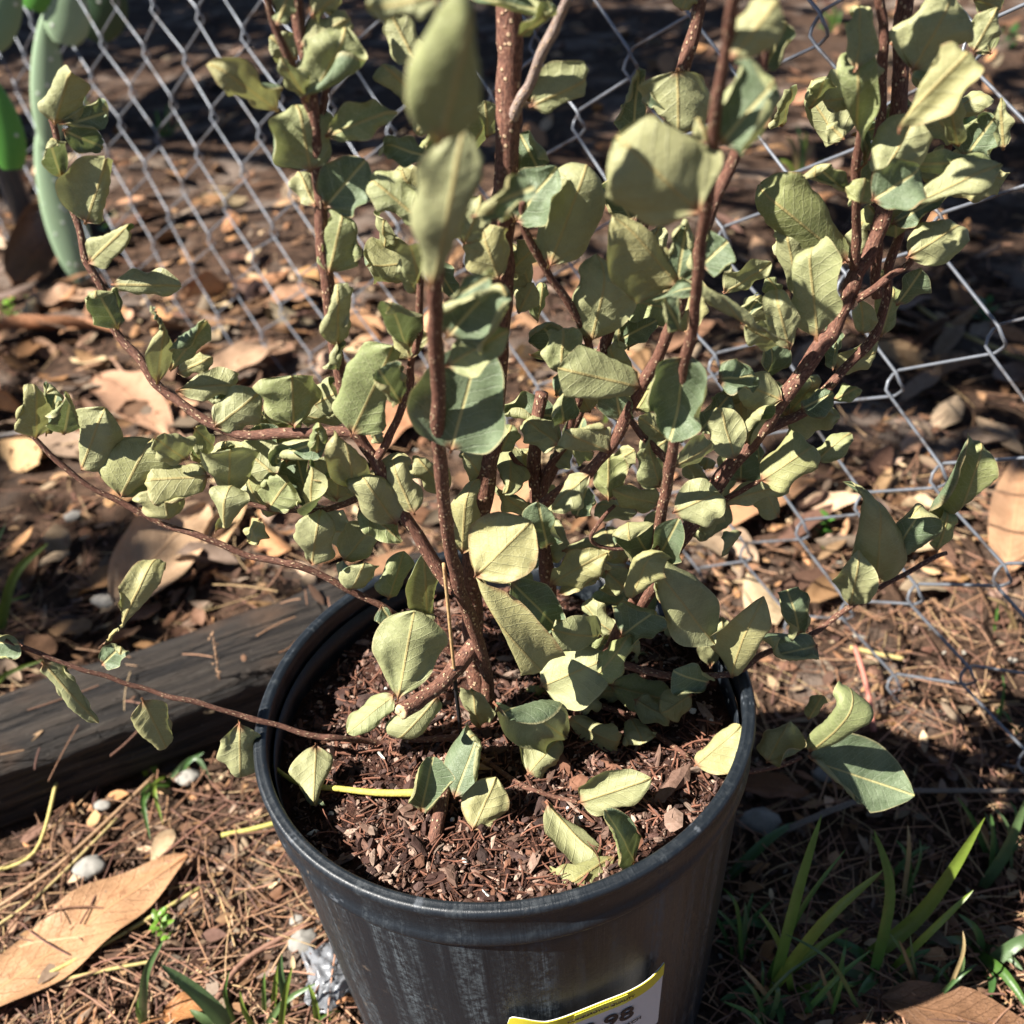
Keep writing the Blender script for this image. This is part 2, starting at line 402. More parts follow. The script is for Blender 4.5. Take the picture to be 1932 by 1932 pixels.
# ------------------------------------------------------------------ nursery pot
RIMZ = .28
def body_r(z): return .125+.012*min(z, .25)/.25
def build_pot():
    root = empty('nursery_pot', (0, 0, 0), 'black plastic nursery pot with dusty streaks holding the wilted shrub', 'plant pot')
    def lathe(b, prof, seg=200, wob=.0009):
        rings = []
        for (r, z) in prof:
            ring = []
            for k in range(seg):
                a = 2*math.pi*k/seg
                q = r+wob*math.sin(3*a+z*9)+.0007*math.sin(2*a+1)
                if z < .248 and r > .11: q += .0005*max(0, math.cos(a*22))**6
                ring.append(Vector((q*math.cos(a), q*math.sin(a), z)))
            rings.append(ring)
        b.grid(rings, wrap=True)
    # wall: outside from the foot up, then the inside down to a floor
    b = MB()
    pr = [(.0, .004), (.100, .004), (.118, .0), (.1235, .003)]+[(body_r(z), z) for z in np.linspace(.01, .2505, 30)]
    pr += [(.1362, .2520), (.1345, .254), (.1328, .266), (.1322, .266), (.1322, .250)]+[(body_r(z)-.0045, z) for z in np.linspace(.245, .02, 18)]+[(.02, .016), (0, .016)]
    lathe(b, pr); b.build('wall', M['pot'], root)
    b = MB()
    pr = [(.1340, .2790), (.1352, .2808), (.1366, .2812), (.1378, .2800), (.1388, .2806), (.1402, .2798), (.1412, .2775), (.1408, .2745), (.1398, .2715),
          (.1390, .2690), (.1386, .2600), (.1384, .2535), (.1392, .2515), (.1401, .2490), (.1403, .2460), (.1397, .2435), (.1384, .2422), (.1372, .2425), (.1366, .2445),
          (.1352, .2500), (.1346, .2620), (.1338, .2720), (.1336, .2780), (.1340, .2790)]
    pr = [(r, .28-(.28-z)*.78+(0 if z < .2785 else 0)) for r, z in pr]; lathe(b, pr, 260, .0010); b.build('rim', M['pot'], root)
    # price label wrapped round the front, its top edge lifted off in a wave
    th0, th1 = -4.6, 33.6
    def lab(u_, v_, off=0):
        """u_ 0..1 along, v_ 0 top .. 1 bottom"""
        th = R(th0+(th1-th0)*u_)
        ztop = np.interp(u_, [0, .04, .1, .22, .38, .6, .88, 1], [.1790, .1818, .1812, .1770, .1782, .1792, .1794, .1812]); zz = ztop-(.066+.002*u_)*v_
        lift = .0026+.0022*math.sin(u_*math.pi)*(1-v_)**2+.0012*math.sin(u_*9)*(1-v_)
        r = body_r(zz)+lift+off
        return Vector((r*math.sin(th), -r*math.cos(th), zz))
    def cornered(u_, v_):
        e = .03
        if u_ < e: v_ = v_ + (1-2*v_)*max(0, (1-math.sqrt(max(0, 1-((e-u_)/e)**2))))*.09
        return u_, v_
    def sheet(name, v0, v1, mat, off, u0=0., u1=1., nu=60, nv=14, thick=.0005, parent=root):
        b = MB()
        us = [u0+(u1-u0)*i/nu for i in range(nu+1)]; vs = [v0+(v1-v0)*j/nv for j in range(nv+1)]
        F = [[lab(*cornered(uu, vv), off) for uu in us] for vv in vs]; K = [[lab(*cornered(uu, vv), off-thick) for uu in us] for vv in vs]
        b.grid(F, flip=True); b.grid(K)
        b.grid([F[0], K[0]]); b.grid([F[-1], K[-1]], flip=True); b.grid([[r_[0] for r_ in F], [r_[0] for r_ in K]], flip=True); b.grid([[r_[-1] for r_ in F], [r_[-1] for r_ in K]])
        return b.build(name, mat, parent)
    white = mat_plain('label_paper', (.60, .57, .54), .55, .06, 60); yel = mat_plain('label_yellow', (.62, .52, .035), .5, .12, 40)
    yel2 = mat_plain('label_yellow_panel', (.72, .66, .08), .5, .05, 40); ink = mat_plain('label_ink', (.035, .022, .02), .6, .1)
    lb = sheet('price_label', .0, 1, white, 0); tag(lb, 'white price label with a yellow top band, edge curling off the pot')
    sheet('band', .0, .175, yel, .0004, parent=lb, nv=4)
    sheet('title_panel', .02, .17, yel2, .0008, .39, .72, 24, 4, parent=lb)
    def text(s, name, cu, cv, size, off, rot=0, shear=0):
        cu_ = bpy.data.curves.new('t', 'FONT'); cu_.body = s; cu_.size = 1; cu_.align_x = 'CENTER'; cu_.align_y = 'CENTER'; cu_.extrude = .012; cu_.resolution_u = 6; cu_.offset = .012
        o = bpy.data.objects.new('t', cu_); C.objects.link(o); dg = bpy.context.evaluated_depsgraph_get(); dg.update()
        me = bpy.data.meshes.new_from_object(o.evaluated_get(dg)); bpy.data.objects.remove(o)
        Wm = .0905; Hm = .067          # label size in metres
        for v in me.vertices:
            x, y, z = v.co; x, y = x*math.cos(rot)-y*math.sin(rot), x*math.sin(rot)+y*math.cos(rot)
            uu = cu+x*size/Wm; vv = cv-y*size/Hm
            v.co = lab(uu, vv, off+(.0002 if z > 0 else 0))
        me.materials.clear(); me.materials.append(ink); me.name = name
        q = bpy.data.objects.new(name, me); C.objects.link(q); q.parent = lb
        return q
    text('HOMEGROWN QUALITY', 'title_lettering', .555, .095, .0034, .0010)
    text('8.98', 'price_figures', .60, .40, .019, .0006)
    text('EACH', 'small_print', .77, .60, .0048, .0006)
    return root
POT = build_pot()

# ------------------------------------------------------------------ potting mix
SOILZ = .250
def sz(x, y):
    return SOILZ+.008*noise.noise(Vector((x*14, y*14, 2)))+.006*noise.noise(Vector((x*42, y*42, 4)))-.004*(math.hypot(x, y)/.13)**2+.017*max(0, min(1, (-y-.03)/.10))**1.5
rng = np.random.default_rng(7)
CH_D = [[Vector((math.sin(t)*math.cos(a), math.sin(t)*math.sin(a), math.cos(t))) for a in np.linspace(0, 2*math.pi, 6, endpoint=False)] for t in (.05, .75, 1.57, 2.4, 3.09)]
def chunk(b, c, s, col, flat=.5, seed=0):
    """irregular chip: a rough lump, stretched and flattened"""
    r_ = random.Random(seed); Rm = Matrix.Rotation(r_.uniform(0, 6.28), 3, 'Z') @ Matrix.Rotation(r_.gauss(0, .5), 3, 'X') @ Matrix.Rotation(r_.gauss(0, .5), 3, 'Y')
    e = math.exp(r_.gauss(.35, .45)); w_ = r_.uniform(.5, 1); f_ = flat*r_.uniform(.5, 1)
    b.grid([[c+Rm @ Vector((d.x*s*e*(q := r_.uniform(.62, 1.25)), d.y*s*w_*q, d.z*s*f_*q)) for d in row] for row in CH_D], None, col, wrap=True, flip=True)
def strand(b, p, L, r, col, r_, droop=.2, z_of=None):
    a = r_.uniform(0, 6.28); bend = r_.gauss(0, .5); pts = []
    q = p.copy(); n = 5; tilt = r_.gauss(0, droop)
    for i in range(n):
        pts.append(q.copy()); a += bend/n; q = q+Vector((math.cos(a), math.sin(a), tilt*(1-2*i/n)))*L/n
    b.tube(pts, r, 4, col, cap=False)
def build_mix():
    b = MB(); rr = np.linspace(0, .1335, 60)
    P = [[(r*math.cos(a), r*math.sin(a), sz(r*math.cos(a), r*math.sin(a))+.0022*noise.fractal(Vector((r*math.cos(a)*160, r*math.sin(a)*160, 0)), .8, 2, 3)) for a in np.linspace(0, 2*math.pi, 160, endpoint=False)] for r in rr]
    b.grid(P, wrap=True)
    root = b.build('potting_mix', M['mix']); tag(root, 'dark brown bark potting mix filling the black pot', 'soil', kind='stuff')
    r_ = random.Random(3); b = MB(); pal = [(.115, .062, .045), (.070, .036, .028), (.18, .108, .080), (.045, .022, .017), (.25, .165, .125), (.14, .066, .040), (.085, .05, .042), (.05, .03, .025), (.31, .22, .17)]
    for i in range(9500):
        a = r_.uniform(0, 6.28); r = .131*math.sqrt(r_.random()); x, y = r*math.cos(a), r*math.sin(a)
        s = min(.006, .00085*math.exp(r_.gauss(0, .6)))*(2.6 if r_.random() < .03 else 1)
        if r+s*2 > .131: continue
        c = pal[r_.randrange(len(pal))]; k = r_.uniform(.6, 1.45)
        chunk(b, Vector((x, y, sz(x, y)+s*.35+r_.uniform(0, .0015))), s, (c[0]*k, c[1]*k, c[2]*k, 1), r_.uniform(.3, .8), i)
    for i in range(1100):
        a = r_.uniform(0, 6.28); r = .12*math.sqrt(r_.random()); x, y = r*math.cos(a), r*math.sin(a); k = r_.uniform(.6, 1.3)
        strand(b, Vector((x, y, sz(x, y)+.0025)), r_.uniform(.005, .022), r_.uniform(.00018, .0006), (.19*k, .085*k, .055*k, 1), r_)
    for i in range(34):
        a = r_.uniform(0, 6.28); r = .125*math.sqrt(r_.random()); x, y = r*math.cos(a), r*math.sin(a)
        chunk(b, Vector((x, y, sz(x, y)+.002)), r_.uniform(.001, .0022), (.62, .62, .58, 1), .9, i+9999)
    b.build('bark_chips', M['chip'], root, smooth=False); C.objects['bark_chips']['kind'] = 'stuff'
build_mix()

# ------------------------------------------------------------------ the shrub: stems
# each stem: zone, radius at the first point, radius at the last point (mm), [(x, y, depth plane Y) ...]; Y None = lies on the potting mix
STEMS = [
 ('stem', 'o', 6.6, 5.4, [(925,1400,.0),(905,1310,.012),(893,1200,.018),(890,1080,.02),(905,960,.02),(925,830,.02),(940,600,.02),(950,430,.022),(957,250,.024),(960,100,.026),(962,-60,.028),(965,-320,.03)]),
 ('stem', 'o', 4.0, 2.3, [(925,1330,.0),(915,1262,-.004),(895,1190,-.010),(870,1120,-.016),(850,1040,-.026),(835,920,-.042),(826,780,-.062),(822,660,-.078),(820,560,-.095),(832,430,-.105),(846,280,-.112),(856,120,-.115),(862,-60,-.118)]),
 ('stem', 'o', 3.3, 1.7, [(1090,1345,.0),(1120,1275,.0),(1162,1196,-.002),(1190,1145,-.004),(1230,1056,-.008),(1244,995,-.012),(1258,909,-.020),(1271,820,-.030),(1286,740,-.042),(1300,655,-.052),(1312,560,-.064),(1322,470,-.075),(1340,330,-.09),(1352,210,-.10),(1366,110,-.108),(1385,0,-.118),(1400,-120,-.125)]),
 ('stem', 'o', 3.2, 2.2, [(1010,960,.015),(1060,925,.006),(1114,889,.0),(1159,831,-.004),(1203,745,-.010),(1245,665,-.015),(1275,600,-.018),(1296,533,-.02),(1322,460,-.02),(1354,369,-.02),(1398,260,-.02),(1430,150,-.02),(1450,40,-.02),(1462,-80,-.02)]),
 ('stem', 'o', 3.6, 3.0, [(1015,935,.035),(1060,850,.04),(1110,730,.045),(1162,588,.05),(1190,492,.052),(1217,403,.055),(1252,270,.058),(1292,126,.06),(1323,0,.062),(1340,-120,.062)]),
 ('stem', 'o', 4.8, 3.8, [(1085,1360,.005),(1130,1275,.008),(1195,1160,.012),(1245,1080,.016),(1278,1025,.018),(1316,971,.02),(1367,895,.022),(1418,837,.025),(1466,769,.028),(1507,711,.03),(1545,656,.032),(1569,632,.034),(1585,590,.036),(1600,566,.037),(1617,513,.04),(1644,472,.042),(1671,393,.045),(1690,250,.05),(1700,100,.055),(1710,-80,.06)]),
 ('stem', 'o', 2.4, 1.9, [(1612,505,.038),(1618,444,.034),(1613,342,.026),(1620,273,.022),(1626,230,.02)]),
 ('stem', 'o', 3.0, 2.2, [(1428,818,.028),(1463,803,.036),(1525,772,.045),(1579,711,.052),(1620,667,.056),(1651,625,.058),(1672,560,.06),(1678,506,.06),(1699,431,.062),(1712,330,.064),(1720,200,.066)]),
 ('stem', 'o', 2.0, 1.5, [(1617,566,.034),(1650,545,.034),(1680,520,.036),(1716,494,.04),(1735,430,.044),(1770,350,.05),(1808,178,.058),(1832,113,.06),(1850,20,.062)]),
 ('stem', 'o', 2.8, 2.0, [(1655,560,.05),(1652,380,.05),(1661,219,.05),(1665,137,.05),(1668,68,.05),(1658,0,.05),(1650,-90,.05)]),
 ('stem', 'o', 3.6, 2.5, [(860,1115,-.016),(834,1085,-.012),(800,1029,-.008),(766,978,-.005),(740,930,-.003),(711,875,-.002),(680,831,.0),(662,790,.0),(649,738,.0),(632,660,.0),(619,547,.0),(608,444,.0),(601,342,.0),(595,239,.0),(578,120,.0),(567,68,.0),(560,0,.0),(553,-90,.0)]),
 ('stem', 'o', 1.9, 1.4, [(590,215,.0),(578,188,-.002),(547,113,-.006),(523,51,-.008),(506,0,-.01),(490,-60,-.012)]),
 ('stem', 'o', 1.8, 1.4, [(600,260,.0),(605,239,.002),(612,180,.004),(618,120,.006)]),
 ('stem', 'o', 2.2, 1.5, [(704,868,-.002),(714,858,-.003),(738,814,-.005),(759,766,-.008),(772,725,-.01),(776,680,-.012),(791,622,-.014),(793,554,-.016),(797,480,-.018),(805,400,-.02)]),
 ('stem', 'o', 2.9, 1.5, [(680,831,.0),(655,816,.0),(547,817,.004),(490,822,.006),(444,820,.008),(393,796,.012),(342,762,.016),(301,731,.02),(267,680,.025),(226,636,.03),(205,590,.033),(191,543,.036),(164,485,.04),(150,431,.044),(120,345,.05),(103,246,.055),(98,225,.056)]),
 ('stem', 'o', 2.4, 1.3, [(872,1245,-.006),(800,1200,-.002),(762,1176,.0),(718,1142,.002),(663,1114,.003),(574,1070,.004),(510,1058,.005),(455,1046,.006),(379,1012,.008),(314,991,.01),(226,947,.012),(147,902,.014),(65,827,.018),(63,808,.018)]),
 ('stem', 'o', 2.0, 1.1, [(735,935,-.003),(690,935,.003),(649,950,.006),(598,964,.008),(513,961,.01),(437,937,.012),(396,916,.014)]),
 ('stem', 'o', 2.2, 1.1, [(905,1392,None),(872,1391,None),(790,1398,None),(721,1402,None),(636,1391,-.015),(598,1389,-.016),(513,1367,-.016),(444,1347,-.016),(366,1323,-.016),(291,1306,-.016),(188,1272,-.016),(103,1244,-.016),(38,1217,-.016),(10,1208,-.016)]),
 ('cut_stub', 'o', 5.0, 4.3, [(895,1215,-.004),(870,1250,-.012),(841,1282,-.022),(790,1322,-.034),(757,1343,-.042)]),
 ('cut_stub', 'o', 4.0, 3.7, [(872,1405,None),(850,1450,-.035),(841,1484,-.048),(831,1528,-.062),(814,1603,-.082)]),
 ('stem', 'o', 1.9, 1.2, [(895,1395,None),(902,1422,None),(960,1466,None),(1005,1490,None),(1050,1503,None),(1090,1514,None)]),
 ('stem', 'o', 2.0, 1.2, [(1130,1330,None),(1170,1345,None),(1210,1367,None),(1268,1405,None),(1296,1425,None),(1333,1442,-.02),(1378,1456,-.022),(1436,1453,-.018),(1477,1442,-.012),(1511,1429,-.008)]),
 ('stem', 'o', 2.5, 1.4, [(1110,1300,.0),(1162,1258,-.004),(1215,1266,-.006),(1261,1275,-.008),(1306,1275,-.006),(1381,1272,-.002),(1430,1240,.004),(1480,1222,.01),(1528,1200,.018),(1600,1148,.026),(1675,1101,.034),(1757,1056,.042),(1785,1044,.045)]),
 ('stem', 'o', 5.2, 3.4, [(1045,1340,.03),(1040,1200,.034),(1032,1080,.036),(1018,985,.036),(1012,930,.036),(1008,870,.036),(1010,820,.036),(1020,740,.04)]),
 ('stem', 'o', 2.6, 1.6, [(1016,960,.036),(1032,900,.032),(1050,865,.03),(1070,827,.028),(1090,760,.024),(1105,690,.02),(1111,653,.018),(1080,581,.012),(1032,513,.008),(991,434,.004),(985,380,.0)]),
 ('stem', 'o', 1.8, 1.3, [(1008,905,.034),(995,889,.03),(975,870,.028),(964,855,.026)]),
 ('stem', 'o', 2.1, 1.3, [(1260,870,.0),(1225,835,.002),(1205,815,.004),(1183,780,.006),(1155,725,.008),(1140,690,.01)]),
 ('pale_twig', 'o', 2.6, 1.9, [(966,225,.022),(984,185,.016),(998,161,.012),(1022,99,.004),(1045,55,.0),(1066,10,-.004),(1085,-50,-.008)]),
 ('stem', 'o', 1.8, 1.2, [(1330,962,.02),(1374,937,.012),(1405,922,.008),(1432,909,.004)]),
 ('stem', 'o', 1.3, 1.0, [(1270,1030,.014),(1150,1035,.01),(1115,1015,.008),(1140,975,.006),(1160,955,.004)]),
]
SHRUB = empty('shrub', (0, 0, .245), 'wilted shrub with curled grey green leaves and reddish brown stems growing in the black pot', 'shrub')
SP = []          # samples of all stems in the picture, for the depth of leaves
for si, (nm, zn, r0, r1, pts) in enumerate(STEMS):
    Q = []
    for (x, y, Y) in pts:
        u_, v_ = zp(zn, x, y)
        if Y is None:
            p = onz(u_, v_, SOILZ); p = onz(u_, v_, sz(p.x, p.y)+.003)
        else: p = at(u_, v_, Y)
        Q.append(p)
    P = smoothpath(Q, 7); n = len(P)
    rad = []
    L = 0
    for i, p in enumerate(P):
        if i: L += (p-P[i-1]).length
        t = i/(n-1); r = (r0+(r1-r0)*t)*.001
        node = math.exp(-((L % .031-.015)/.0028)**2)          # swollen leaf nodes
        rad.append(r*.93*(1+.10*node+.05*math.sin(L*160+si))); k = pix(p); SP.append((k[0], k[1], p.y, si))
    P = [p+Vector((noise.noise(p*60), noise.noise(p*60+Vector((9, 0, 0))), 0))*.0011 for p in P]
    b = MB(); b.tube(P, rad, 12, (random.random(), 0, 0, 1), rough=.10, seed=si)
    r_ = random.Random(si)
    o = b.build(nm, M['bark2'] if nm == 'pale_twig' else M['bark'], SHRUB)
    if nm == 'cut_stub':
        b = MB(); e = P[-1]; d = (P[-1]-P[-3]).normalized(); a = d.orthogonal().normalized(); c_ = d.cross(a)
        ring = [[e+d*(h+.0006*math.sin(k*2.1))+(a*math.cos(k*.6283)+c_*math.sin(k*.6283))*rad[-1]*rr for k in range(10)] for rr, h in ((1.02, -.0006), (1.0, .0007), (.72, .0011), (.3, .0008), (.02, .0009))]
        b.grid(ring, wrap=True); b.build('cut_end', M['cut'], o)
SPA = np.array(SP)
def stem_y(u_, v_):
    d = np.hypot(SPA[:, 0]-u_, SPA[:, 1]-v_)
    near = d < d.min()+9
    return SPA[near, 2].min()

# ------------------------------------------------------------------ leaves
# zone, base x y, tip x y, flat width, edge curl left / right in degrees (+ = rolled away from the viewer), options
U = 'underside towards the viewer'
LV = [
 ('a',300,690,390,375,260,60,30,{}),('a',330,700,600,620,190,60,-30,{}),('a',345,715,545,800,190,-25,-40,{}),
 ('a',345,990,270,740,200,50,40,{}),('a',470,1240,600,850,330,20,100,{}),('a',485,1455,740,1215,240,110,130,{}),
 ('a',610,1570,1000,1570,190,30,70,{'bend':40}),('a',655,1815,530,1590,260,80,30,{}),('a',1660,270,1940,90,240,30,80,{}),
 ('a',1700,560,1920,190,390,30,120,{}),('a',1545,625,1215,370,230,40,-60,{}),('a',1700,560,1560,340,180,60,40,{}),
 ('a',1720,950,1640,560,430,50,45,{'bend':35}),('a',1790,1150,2020,880,330,-15,-25,{}),('a',1740,1140,1640,930,170,20,20,{'dy':.01}),
 ('a',1815,1520,1890,1190,330,115,105,{'tipc':1}),('a',1860,1910,1860,1560,270,110,140,{}),('a',1850,1855,1850,2040,190,-100,-100,{'dy':.0}),
 ('a',1640,330,1490,200,200,-10,10,{'y':.02}),('a',1530,140,1600,-60,150,25,20,{}),('a',1795,755,2200,600,240,-20,25,{}),('a',1720,90,1900,-50,210,30,40,{}),
 ('d',870,265,920,-120,200,90,90,{}),('d',935,190,1140,-90,200,90,80,{}),('d',980,200,1170,110,150,40,30,{'y':.03}),
 ('d',200,560,200,290,300,120,70,{}),('d',350,540,400,275,260,-120,-130,{}),('d',250,540,330,265,170,-20,10,{'y':.03}),
 ('d',440,750,570,395,330,60,20,{}),('d',660,890,840,550,430,20,45,{}),('d',1030,680,860,560,270,40,50,{}),
 ('d',1160,770,790,790,320,130,130,{}),('d',930,1010,900,830,340,35,50,{}),('d',1260,870,1270,600,400,60,100,{}),
 ('d',1480,950,1600,790,340,150,120,{}),('d',1710,960,1730,680,230,70,50,{}),('d',1860,910,1880,640,260,-50,60,{}),
 ('d',1540,780,1300,580,290,20,15,{'y':.02}),('d',1800,570,1540,640,210,30,40,{}),('d',1750,640,1760,460,200,-80,-70,{}),
 ('d',1620,500,1610,215,410,25,25,{'peak':.6}),('d',1180,500,1440,300,290,35,25,{}),('d',970,300,1340,260,210,25,35,{}),
 ('d',1070,500,1200,630,190,30,20,{'y':.03}),('d',1240,1130,1240,870,260,60,60,{}),('d',1440,1000,1370,1130,180,45,40,{}),
 ('d',1720,1260,1760,980,280,50,50,{}),('d',560,1810,800,1320,260,110,90,{}),('d',560,1810,690,1690,150,-10,-15,{}),
 ('d',120,1700,-40,1680,240,15,20,{}),('d',230,1790,545,2130,210,120,90,{}),
 ('g',780,130,935,435,270,120,60,{}),('g',1320,260,1330,590,310,30,25,{}),('g',1745,375,1730,745,320,95,95,{'tipc':1}),
 # upper middle
 ('b',580,-20,170,60,270,60,30,{}),('b',440,350,300,80,230,40,40,{'y':.01}),('b',560,815,770,-20,520,30,85,{'y':-.165,'dy':-.015,'roll':14,'tc':50,'bend':8}),
 ('b',680,-30,1200,70,280,50,20,{'y':-.02}),('b',990,200,1200,40,170,30,40,{'y':-.02}),('b',520,1630,690,760,420,35,90,{'y':-.135,'dy':-.015,'roll':12,'tc':60,'bend':10}),
 ('b',600,1660,885,1500,150,40,20,{'y':-.10}),('b',490,600,280,370,210,120,120,{'y':.02}),('b',520,870,250,780,200,-35,-20,{'y':.0}),
 ('b',540,640,420,740,140,30,20,{'y':.0}),('b',1060,590,1415,420,270,15,60,{}),('b',1050,560,1230,450,140,-30,-20,{'y':.03}),
 ('b',1630,780,1670,360,250,80,30,{'y':.05}),('b',1880,375,1885,745,480,30,30,{'y':.02}),('b',2010,1180,1560,760,680,35,70,{'y':-.10,'roll':-5}),
 ('b',1890,1585,1560,1190,480,35,120,{'y':-.03}),('b',1640,1240,1460,950,250,25,20,{'y':.05}),('b',1165,1485,1370,950,390,60,50,{}),
 ('b',740,1170,1090,1030,290,25,75,{'y':-.09}),('b',980,1230,1220,920,330,-30,-30,{'y':.0}),('b',1120,950,1010,740,230,60,50,{'y':.03}),
 ('b',480,1240,165,970,270,35,45,{'y':-.01}),('b',465,1590,400,1320,240,75,60,{}),('b',440,1620,350,1430,150,20,20,{'y':.01}),
 ('b',380,1940,280,1600,270,105,60,{}),('b',900,1550,790,1260,320,30,30,{'y':-.01,'brown':1}),('b',1060,1600,980,1330,250,30,30,{'y':.03}),
 ('b',1400,1890,1500,1400,380,35,-15,{'y':.01}),('b',1370,2010,1110,1780,270,35,25,{'y':.02}),('b',600,1870,900,1540,460,-70,-55,{'y':-.075}),
 ('e',625,645,790,30,590,-20,-25,{'y':-.065}),('e',600,165,950,-40,260,10,-20,{'y':-.08}),('b',1000,1730,1090,1560,170,30,30,{'y':.03}),
 ('b',1560,1880,1770,1760,170,-25,-20,{'y':.05}),('b',1900,1830,1800,1640,190,25,20,{}),('b',950,1500,1120,1320,200,40,30,{'y':.03}),
 ('b',1700,1450,1780,1240,190,50,20,{'y':.06}),('b',700,1350,800,1100,240,30,50,{'y':-.02}),('b',830,760,820,560,220,30,30,{'y':.05}),
 # upper right
 ('c',315,325,565,10,290,-35,15,{'y':-.115}),('c',490,400,640,100,270,-80,-90,{'y':-.01}),('c',255,805,560,450,470,-75,-65,{'y':-.095}),
 ('c',180,790,130,640,150,30,30,{}),('c',150,1150,130,760,170,30,20,{'y':-.05}),('c',150,1470,300,1330,330,-90,-90,{'y':-.03}),
 ('c',20,1580,80,1190,240,35,30,{}),('c',1000,400,1030,-10,240,40,50,{'y':.0}),('c',1075,545,1120,320,170,30,35,{'y':.01}),
 ('c',1000,880,1020,385,250,70,-60,{}),('c',940,770,850,680,130,30,30,{'y':.04}),('c',1310,400,1560,-40,500,60,35,{'y':.01}),
 ('c',1650,290,1790,40,200,25,25,{'y':.03}),('c',1190,730,1630,285,360,110,65,{'y':-.05}),('c',1140,1000,1330,640,350,45,45,{'y':.0}),
 ('c',1560,800,1420,590,210,-30,20,{'y':.05}),('c',1570,810,1520,480,150,25,20,{'y':.04}),('c',1600,880,1780,630,320,-105,-65,{}),
 ('c',1820,830,1800,540,130,30,30,{'y':.05}),('c',1230,910,1840,895,170,25,20,{'y':.01}),('c',1290,1140,1830,890,270,25,70,{'y':.0}),
 ('c',1090,1110,1370,930,320,-20,-25,{'y':-.01}),('c',1030,1130,1060,980,200,25,30,{'y':.01}),('c',960,1065,770,900,220,-115,-35,{}),
 ('c',970,1455,495,1065,400,65,60,{}),('c',1200,1240,1500,1080,190,-25,20,{'y':.05}),('c',1280,1425,1640,1200,290,30,35,{'y':.03}),
 ('c',1150,1240,1070,1130,140,20,20,{'y':.05}),('c',790,1885,740,1335,320,40,40,{'y':.01}),('c',690,1650,620,1300,240,50,20,{'y':.03}),
 ('c',270,1620,540,1450,210,-25,30,{'y':.03}),('c',370,1790,480,1620,180,40,35,{'y':.02}),('c',600,1640,510,1530,170,30,30,{'y':.04}),
 ('f',520,195,190,-370,270,80,45,{'y':-.03}),('c',640,1935,560,1620,220,-35,20,{'y':.01}),('c',1040,1850,1040,1650,190,20,20,{'y':.055}),
 ('c',1230,1690,1385,1470,200,-70,30,{}),('c',1140,1860,1230,1580,170,20,-20,{'y':.07}),('f',890,190,900,-60,180,25,20,{}),
 ('c',600,1890,390,1800,210,20,25,{'y':.02}),('c',1500,880,1420,850,130,20,20,{}),('c',1650,-10,1830,50,170,20,20,{}),
 ('c',1200,250,1310,90,110,-20,20,{}),('c',1180,1500,1090,1540,120,20,20,{'y':.06}),('c',980,1450,1040,1220,150,15,15,{'y':.06}),
 ('c',40,60,90,-60,180,20,20,{'y':.06}),('c',1750,300,1690,60,200,30,60,{'y':.06}),('c',60,760,160,1000,240,30,20,{'y':.04}),
 # right
 ('f',60,80,10,480,400,-55,-55,{'y':-.05,'dy':.01}),('f',240,240,470,210,240,-15,-15,{'y':-.01}),('f',600,350,370,250,250,25,25,{'y':.02}),
 ('f',395,575,470,335,220,30,75,{'y':.02}),('f',0,720,235,560,220,-20,15,{'y':-.02}),('f',340,680,260,390,220,25,20,{'y':.0}),
 ('f',-10,970,270,850,300,-10,25,{'y':-.025}),('f',470,800,770,600,320,25,45,{}),('f',780,690,980,510,170,35,-20,{'y':.01}),
 ('f',270,920,655,830,150,40,15,{'bend':-50}),('f',250,950,100,1080,200,25,20,{'y':.02}),('f',700,400,880,310,180,-70,20,{}),
 ('f',880,350,1030,270,130,-15,20,{}),('f',890,180,1150,65,200,-35,20,{'y':.065}),('f',1500,1215,1710,600,350,55,110,{}),
 ('f',1450,1190,1520,970,140,-35,15,{}),('f',1120,1370,1150,845,420,90,70,{}),('f',1150,1310,1400,910,320,-90,60,{}),
 ('f',970,1490,1020,1260,260,-30,25,{}),('e',1730,1255,2050,1660,400,35,50,{'y':-.02}),('f',320,1880,450,1500,290,60,60,{}),
 ('f',795,1700,475,1780,250,-100,45,{}),('f',690,1640,630,1400,220,90,-60,{}),('f',200,1820,280,1570,220,15,15,{'y':.02}),
 ('f',190,1900,-10,1840,270,130,140,{}),('f',130,1640,0,1510,190,-20,15,{'y':.03}),
 # centre
 ('e',405,130,350,-90,250,45,35,{}),('e',75,550,300,75,420,60,95,{'y':-.015}),('e',350,360,230,180,270,-115,-115,{'y':-.03}),
 ('e',240,590,190,520,110,20,20,{}),('e',100,870,60,590,280,60,60,{'y':.0}),('e',430,980,290,665,240,35,50,{}),
 ('e',330,1040,135,765,260,25,40,{'y':-.01}),('e',120,930,360,1130,210,25,15,{}),('e',30,1240,220,1010,240,25,20,{'y':.01}),
 ('e',70,1400,150,1250,250,45,45,{}),('e',280,1450,370,1180,230,60,40,{'y':.01}),('e',500,1560,480,1200,210,-25,60,{'y':.01}),
 ('e',240,1480,330,1610,160,30,20,{}),('h',335,150,425,-345,430,12,14,{'y':-.05,'peak':.62,'roll':0,'dy':.012,'low':1}),('e',540,1600,400,1500,210,35,30,{'y':.0}),
 ('e',760,1325,1080,1010,430,-6,-10,{'y':-.045,'peak':.5,'roll':0,'brown':.9}),('e',1160,1160,1110,900,220,40,35,{'y':-.02}),('e',690,1200,720,830,190,20,25,{'y':.0}),
 ('e',1060,980,880,840,200,25,45,{'y':.03}),('e',650,1320,1170,1885,370,-30,100,{'y':-.04,'bend':35,'brown':.9}),('e',950,1340,1180,1570,310,-12,-10,{'y':-.02}),
 ('e',1400,750,1160,955,250,55,65,{}),('e',1515,640,1265,530,340,165,150,{}),('e',1680,280,1215,170,400,110,105,{}),
